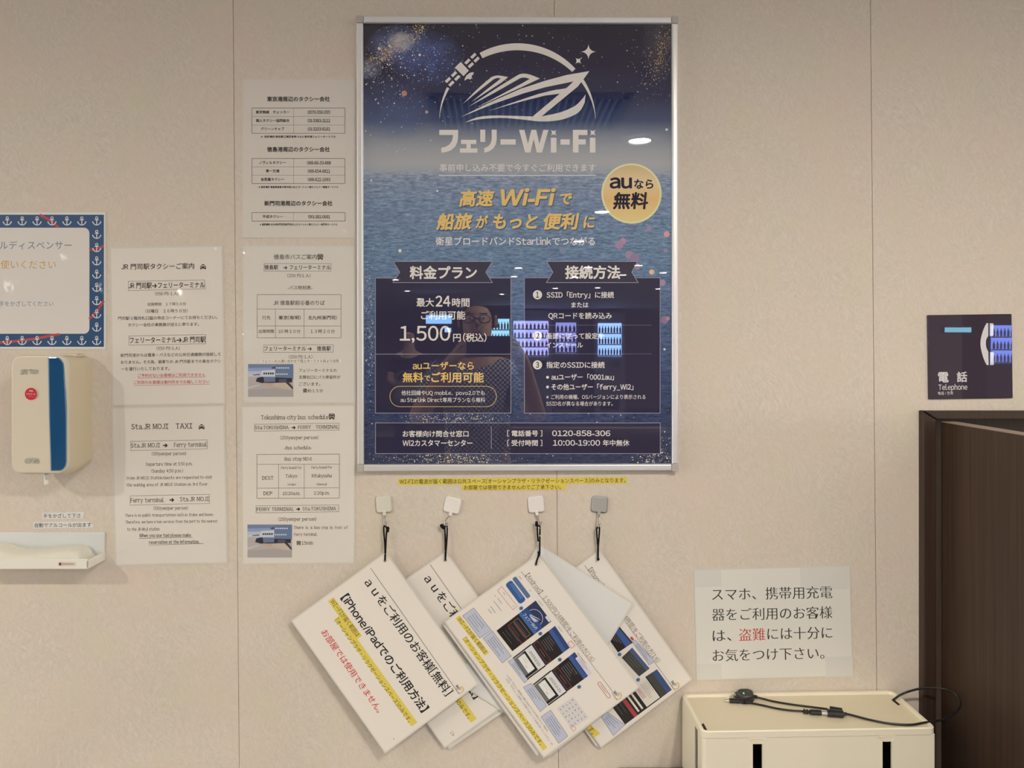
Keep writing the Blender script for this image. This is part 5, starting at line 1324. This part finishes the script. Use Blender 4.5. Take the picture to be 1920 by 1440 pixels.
def person(cx, cy, lab, shirt, arms, holdname=None, faceup=0, bald=False, glasses=False, head_z=1.615):
    """standing figure facing the wall (+y)"""
    h = head_z-1.615
    V_ = lambda x, y, z: (cx+x, cy+y, z+h)
    nodes = [(V_(0,0,.95),(.15,.105)), (V_(0,0,1.12),(.145,.1)), (V_(0,.01,1.30),(.165,.11)), (V_(0,0,1.42),(.10,.08)), (V_(0,.01,1.49),(.058,.058)), (V_(0,.03,1.555),(.066,.078)), (V_(0,.025,1.63),(.078,.1)), (V_(0,.01,1.70),(.062,.08)),
             (V_(-.17,0,1.395),.062), (V_(.17,0,1.395),.062)]
    ed = [(0,1),(1,2),(2,3),(3,4),(4,5),(5,6),(6,7),(3,8),(3,9)]
    for sd_, base in ((-1, 8), (1, 9)):
        el, wr, fingers = arms[0 if sd_ < 0 else 1]
        i = len(nodes); nodes += [(el, .045), (wr, .03), (fingers[0], (.036, .018))]; ed += [(base, i), (i, i+1), (i+1, i+2)]
        for fl in fingers[1]:
            prev = i+2
            for j, p in enumerate(fl): nodes.append((p, .0088-.0008*j)); ed.append((prev, len(nodes)-1)); prev = len(nodes)-1
        j = len(nodes); nodes += [(V_(sd_*.09,0,.86),.088), (V_(sd_*.11,.0,.48),.058), (V_(sd_*.12,-.02,.10),.04), (V_(sd_*.13,.12,.035),.035)]; ed += [(0, j), (j, j+1), (j+1, j+2), (j+2, j+3)]
    o = skin('person', nodes, ed, SKIN_, None, 1, 0, (cx, cy, 0))
    tag(o, lab, 'person', 'people in the room behind the camera')
    sn = [(V_(0,0,.80),(.172,.128)), (V_(0,0,.95),(.17,.125)), (V_(0,0,1.12),(.16,.115)), (V_(0,.01,1.30),(.18,.125)), (V_(0,0,1.425),(.115,.092)), (V_(-.17,0,1.395),.076), (V_(.17,0,1.395),.076)]
    se = [(0,1),(1,2),(2,3),(3,4),(4,5),(4,6)]
    for k, (el, wr, _) in enumerate(arms):
        i = len(sn); S0 = Vector(nodes[8+k][0]); mid = S0.lerp(Vector(el), .75); sn.append((mid, .062)); se.append((5+k, i))
    skin('shirt', sn, se, shirt, o, 1)
    tn = [(V_(0,0,1.04),(.15,.108)), (V_(0,0,.9),(.155,.112))]; te = [(0,1)]
    for sd_ in (-1, 1):
        i = len(tn); tn += [(V_(sd_*.09,0,.84),.098), (V_(sd_*.11,0,.48),.072), (V_(sd_*.12,-.02,.09),.058)]; te += [(1,i),(i,i+1),(i+1,i+2)]
    skin('trousers', tn, te, TROUS, o, 1)
    # face
    f = M()
    for sx in (-1, 1): f.rbox(V_(sx*.03,.112,1.637), (.026,.012,.008), .0035)
    f.build('eyes', mat('eye', (240,232,222), rough=.3), o)
    f = M()
    for sx in (-1, 1): f.rbox(V_(sx*.03,.117,1.637), (.009,.008,.009), .004)
    for sx in (-1, 1): f.rbox(V_(sx*.03,.115,1.658), (.036,.008,.005), .002)
    f.build('brows_and_pupils', HAIR, o)
    f = M(); f.tube([V_(0,.112,1.645), V_(0,.128,1.612), V_(0,.118,1.604)], [.009,.0145,.008], 8)
    for sx in (-1, 1): f.rbox(V_(sx*.084,.01,1.628), (.014,.03,.055), .006)
    f.build('nose_and_ears', SKIN_, o, smooth=True)
    f = M(); f.rbox(V_(0,.108,1.575), (.046,.012,.009), .004); f.build('mouth', mat('lips', (170,104,92), rough=.5), o)
    hr = M(); rings = []
    z0_, z1_ = (1.60, 1.70) if bald else (1.60, 1.76)
    for k in range(7):
        t_ = k/6; z = z0_+(z1_-z0_)*t_
        sc_ = 1.0 if bald else math.sqrt(max(.02, 1-(max(0, t_-.25)/.78)**2))
        lo_a, hi_a = (math.radians(170), math.radians(370))
        rings.append([Vector(V_(.094*sc_*math.cos(lo_a+(hi_a-lo_a)*j/14), (.004 if bald else .0)+(.108*sc_)*math.sin(lo_a+(hi_a-lo_a)*j/14), z)) for j in range(15)]+[Vector(V_(.082*sc_*math.cos(hi_a-(hi_a-lo_a)*j/14), .097*sc_*math.sin(hi_a-(hi_a-lo_a)*j/14)+(0 if bald else .02), z)) for j in range(15)])
    hr.loft(rings); hr.build('hair', HAIR, o, smooth=True)
    if glasses:
        g = M()
        for sx in (-1, 1):
            cc = Vector(V_(sx*.034,.128,1.634)); g.tube([cc+Vector((.025*math.cos(math.radians(t)), 0, .018*math.sin(math.radians(t)))) for t in range(0, 361, 20)], .0022, 6)
            g.tube([cc+Vector((sx*.025,0,.005)), V_(sx*.086,.02,1.64)], .002, 6)
        g.tube([V_(-.01,.13,1.638), V_(.01,.13,1.638)], .002, 6); g.build('glasses', HAIR, o)
    return o
def checks():
    m, n, l, p = newmat('checked_cloth'); g = n.new('ShaderNodeNewGeometry')
    ck = n.new('ShaderNodeTexChecker'); l.new(mapping(n, l, g.outputs['Position'], (1, .01, 1)), ck.inputs[0]); ck.inputs['Scale'].default_value = 95
    ck.inputs[1].default_value = (*alb(190,186,184), 1); ck.inputs[2].default_value = (*alb(52,56,76), 1); l.new(ck.outputs[0], p.inputs['Base Color']); p.inputs['Roughness'].default_value = .8
    return m
# photographer: elbows bent, the phone held up level in both hands
def hand(wr, palm, tips): return (Vector(wr), (Vector(palm), [[Vector(q) for q in t] for t in tips]))
pcx, pcy = -.10, -1.97
Lh = [[(-.135,-1.372,1.535+.004*0),(-.118,-1.353,1.538)], [(-.142,-1.368,1.517),(-.122,-1.3535,1.519)], [(-.142,-1.370,1.499),(-.120,-1.3535,1.500)], [(-.138,-1.374,1.482),(-.121,-1.3545,1.484)], [(-.118,-1.40,1.475),(-.100,-1.386,1.470)]]
Rh = [[(.052,-1.372,1.540),(.040,-1.3545,1.543)], [(.058,-1.368,1.523),(.043,-1.3545,1.525)], [(.058,-1.370,1.506),(.044,-1.3545,1.507)], [(.055,-1.374,1.488),(.043,-1.3555,1.489)], [(.035,-1.40,1.478),(.018,-1.386,1.472)]]
person(pcx, pcy, 'bald person with glasses in a checked shirt photographing with a raised phone', checks(),
       [(Vector((-.36,-1.80,1.19)), Vector((-.185,-1.46,1.455)), (Vector((-.150,-1.405,1.495)), [[Vector(q) for q in t] for t in Lh])),
        (Vector((.17,-1.80,1.19)), Vector((.09,-1.46,1.455)), (Vector((.062,-1.405,1.50)), [[Vector(q) for q in t] for t in Rh]))], bald=True, glasses=True)
ph = thing('smartphone', 'dark smartphone held level in both hands in front of the checked shirt', 'phone', (-.042, -1.3635, 1.511))
m = M(); m.rbox((-.042, -1.3645, 1.511), (.168, .0085, .078), .004); m.build('body', mat('phone_glass', (40,42,50), rough=.12), ph)
m = M(); m.rbox((-.002, -1.3588, 1.528), (.05, .003, .022), .0012); m.build('camera_bar', mat('phone_bar', (22,22,26), rough=.1), ph)
# companion further back
def arm(sx, cx, cy): return (Vector((cx+sx*.23, cy+.06, 1.13)), Vector((cx+sx*.09, cy+.26, 1.10)), (Vector((cx+sx*.05, cy+.29, 1.10)), [[Vector((cx+sx*.02, cy+.31, 1.14-.018*j)), Vector((cx+sx*.0, cy+.315, 1.135-.018*j))] for j in range(4)]+[[Vector((cx+sx*.05, cy+.30, 1.15)), Vector((cx+sx*.03, cy+.31, 1.165))]]))
c2 = MIR(768, 0, 8.6); cy2 = -(8.6-D)
person(c2.x, cy2, 'dark haired person in a black shirt standing far behind with a grey bag', mat('black_cotton', (36,34,38), rough=.85), [arm(-1, c2.x, cy2), arm(1, c2.x, cy2)], head_z=1.62)
bg_ = thing('shoulder_bag', 'grey rounded bag held against the black shirt', 'bag', (c2.x+.05, cy2+.46, 1.02))
m = M(); m.rbox((c2.x+.05, cy2+.46, 1.02), (.34, .16, .26), .07); m.build('pouch', mat('grey_canvas', (120,116,112), rough=.9), bg_)
m = M(); m.tube(smooth_path([(c2.x-.1, cy2+.46, 1.14), (c2.x-.05, cy2+.46, 1.24), (c2.x+.15, cy2+.46, 1.24), (c2.x+.2, cy2+.46, 1.14)], 6), .012, 8); m.build('strap', mat('grey_canvas', (120,116,112)), bg_)
# lit drink machines on the far side
def machine(xa, xb, yt, yb, Z, face, es, lab, grid=(3, 8), shell=(150,150,156), goods=(60,70,110)):
    a, b = MIR(xa, yt, Z), MIR(xb, yb, Z); wd, hz = b.x-a.x, a.z-b.z
    y = -(Z-D); H_ = min(a.z+.22, ZC+HC-.02)
    t = thing('drink_machine', lab, 'vending machine', ((a.x+b.x)/2, y-.35, 0), 'lit drink machines')
    m = M(); m.rbox(((a.x+b.x)/2, y-.36, H_/2), (wd+.16, .7, H_), .02); m.build('cabinet', mat('machine_shell_%d' % shell[0], shell, rough=.4), t)
    m = M(); m.box(((a.x+b.x)/2, y-.002, (a.z+b.z)/2), (wd, .012, hz)); m.build('lit_window', mat('lit_window_%d' % xa, (0,0,0), raw=True, emit=face, es=es*2.2), t)
    gr, gc = grid
    bt_ = M()
    for i in range(gr):
        for j in range(gc):
            X = a.x+wd*(j+.5)/gc; Zz = b.z+hz*(i+.12)/gr; h_ = hz/gr*.62; r = wd/gc*.3
            bt_.tube([(X, y+.025, Zz), (X, y+.025, Zz+h_*.65), (X, y+.025, Zz+h_*.8), (X, y+.025, Zz+h_)], [r, r, r*.45, r*.4], 8)
    bt_.build('bottle_rows', mat('bottles_%d' % goods[0], goods, rough=.2), t)
    m = M()
    for i in range(gr): m.box(((a.x+b.x)/2, y+.02, b.z+hz*(i+.06)/gr), (wd, .05, .02))
    m.build('shelves', mat('machine_shelf', (190,190,200), rough=.4), t)
    m = M(); m.rbox((b.x-.12, y+.008, b.z-.16), (.16, .016, .14), .004); m.build('coin_panel', mat('coin_panel', (60,60,66), rough=.3), t)
    m = M(); m.rbox(((a.x+b.x)/2, y+.008, .35), (wd*.8, .016, .22), .006); m.build('outlet_flap', mat('outlet', (40,40,46), rough=.3), t)
    return t
machine(962, 1028, 602, 668, 15.0, (.42,.46,1.0), 5, 'bright blue and pink drink machine at the left of the far row', (4, 9), goods=(210,150,170))
machine(1042, 1080, 605, 662, 15.2, (.34,.38,1.0), 3.5, 'dim purple drink machine in the middle of the far row', (3, 5), shell=(120,118,126), goods=(60,60,90))
machine(1121, 1165, 606, 668, 15.0, (.30,.52,1.0), 6, 'pale blue drink machine with bottles at the right of the far row', (3, 8), shell=(140,136,140))
machine(921, 955, 598, 642, 14.0, (.34,.75,1.0), 5, 'cyan lit drinks cooler behind the bald person', (2, 6), shell=(60,58,62))
machine(1858, 1925, 610, 681, 13.0, (.20,.30,1.0), 8, 'deep blue lit drink machine mirrored in the telephone sign', (3, 10), shell=(64,60,70), goods=(170,180,220))
# small lit signs mirrored near the left
for (xa, xb, ya_, yb_, Z, col, es, lab) in ((799,847,591,607,11.0,(.28,.55,1.0),6,'long pale blue lit sign board hung over the far passage'), (834,846,615,623,11.2,(.4,.62,1.0),6,'small pale blue lit sign below the long one'), (1771,1820,614,623,11.5,(.3,.75,1.0),7,'long cyan tube light over a shelf of goods')):
    a, b = MIR(xa, ya_, Z), MIR(xb, yb_, Z); t = thing('lit_sign', lab, 'sign', ((a.x+b.x)/2, a.y, (a.z+b.z)/2))
    m = M(); m.rbox(((a.x+b.x)/2, a.y-.05, (a.z+b.z)/2), (b.x-a.x+.03, .1, a.z-b.z+.03), .01); m.build('housing', mat('sign_housing', (90,90,96), rough=.4), t)
    m = M(); m.box(((a.x+b.x)/2, a.y+.004, (a.z+b.z)/2), (b.x-a.x, .01, a.z-b.z)); m.build('lit_face', mat('lit_face_%d' % xa, (0,0,0), raw=True, emit=col, es=es*1.8), t)
    for s_ in (-1, 1):
        m = M(); m.tube([((a.x+b.x)/2+s_*(b.x-a.x)*.4, a.y-.05, a.z), ((a.x+b.x)/2+s_*(b.x-a.x)*.4, a.y-.05, ZC+HC)], .008, 6); m.build('hanger', mat('sign_housing', (90,90,96)), t)
# long sofa across the room
a, b = MIR(985, 0, 6.0), MIR(1240, 0, 6.0)
so = thing('sofa', 'long dark brown padded sofa with a curved back facing away', 'sofa', ((a.x+b.x)/2, -4.9, .0085))
SF = mat('sofa_vinyl', (70,54,50), rough=.45)
m = M(); m.rbox(((a.x+b.x)/2, -4.95, .254), (1.9, .75, .36), .06); m.build('seat', SF, so)
m = M(); m.rbox(((a.x+b.x)/2, -4.62, .50), (1.9, .18, .72), .08); m.build('backrest', SF, so)
for s_ in (-1, 1):
    m = M(); m.rbox(((a.x+b.x)/2+s_*.98, -4.9, .34), (.16, .78, .58), .07); m.build('armrest', SF, so)
    for yy in (-4.68, -5.22):
        m = M(); m.tube([((a.x+b.x)/2+s_*.85, yy, .08), ((a.x+b.x)/2+s_*.85, yy, .0085)], .02, 10); m.build('leg', BLACK, so)
# hide the lettering source
bpy.data.objects.remove(fo)
def kids(root, part, subs):
    p_ = [o for o in root.children if o.name.split('.')[0] == part][0]
    under(p_, *[o for o in root.children if o.name.split('.')[0] in subs])
kids(cb, 'hub', ('green_light', 'hub_marking')); kids(cb, 'connector', ('metal_plug',)); kids(ph, 'body', ('camera_bar',))
kids(bxo, 'lid_rim', ('lid_panel', 'cable_hole')); kids(bxo, 'body', ('slot_frame',))
for o in list(bpy.data.objects):
    if o.name.startswith('drink_machine'): kids(o, 'lit_window', ('bottle_rows', 'shelves')); kids(o, 'cabinet', ('coin_panel', 'outlet_flap'))
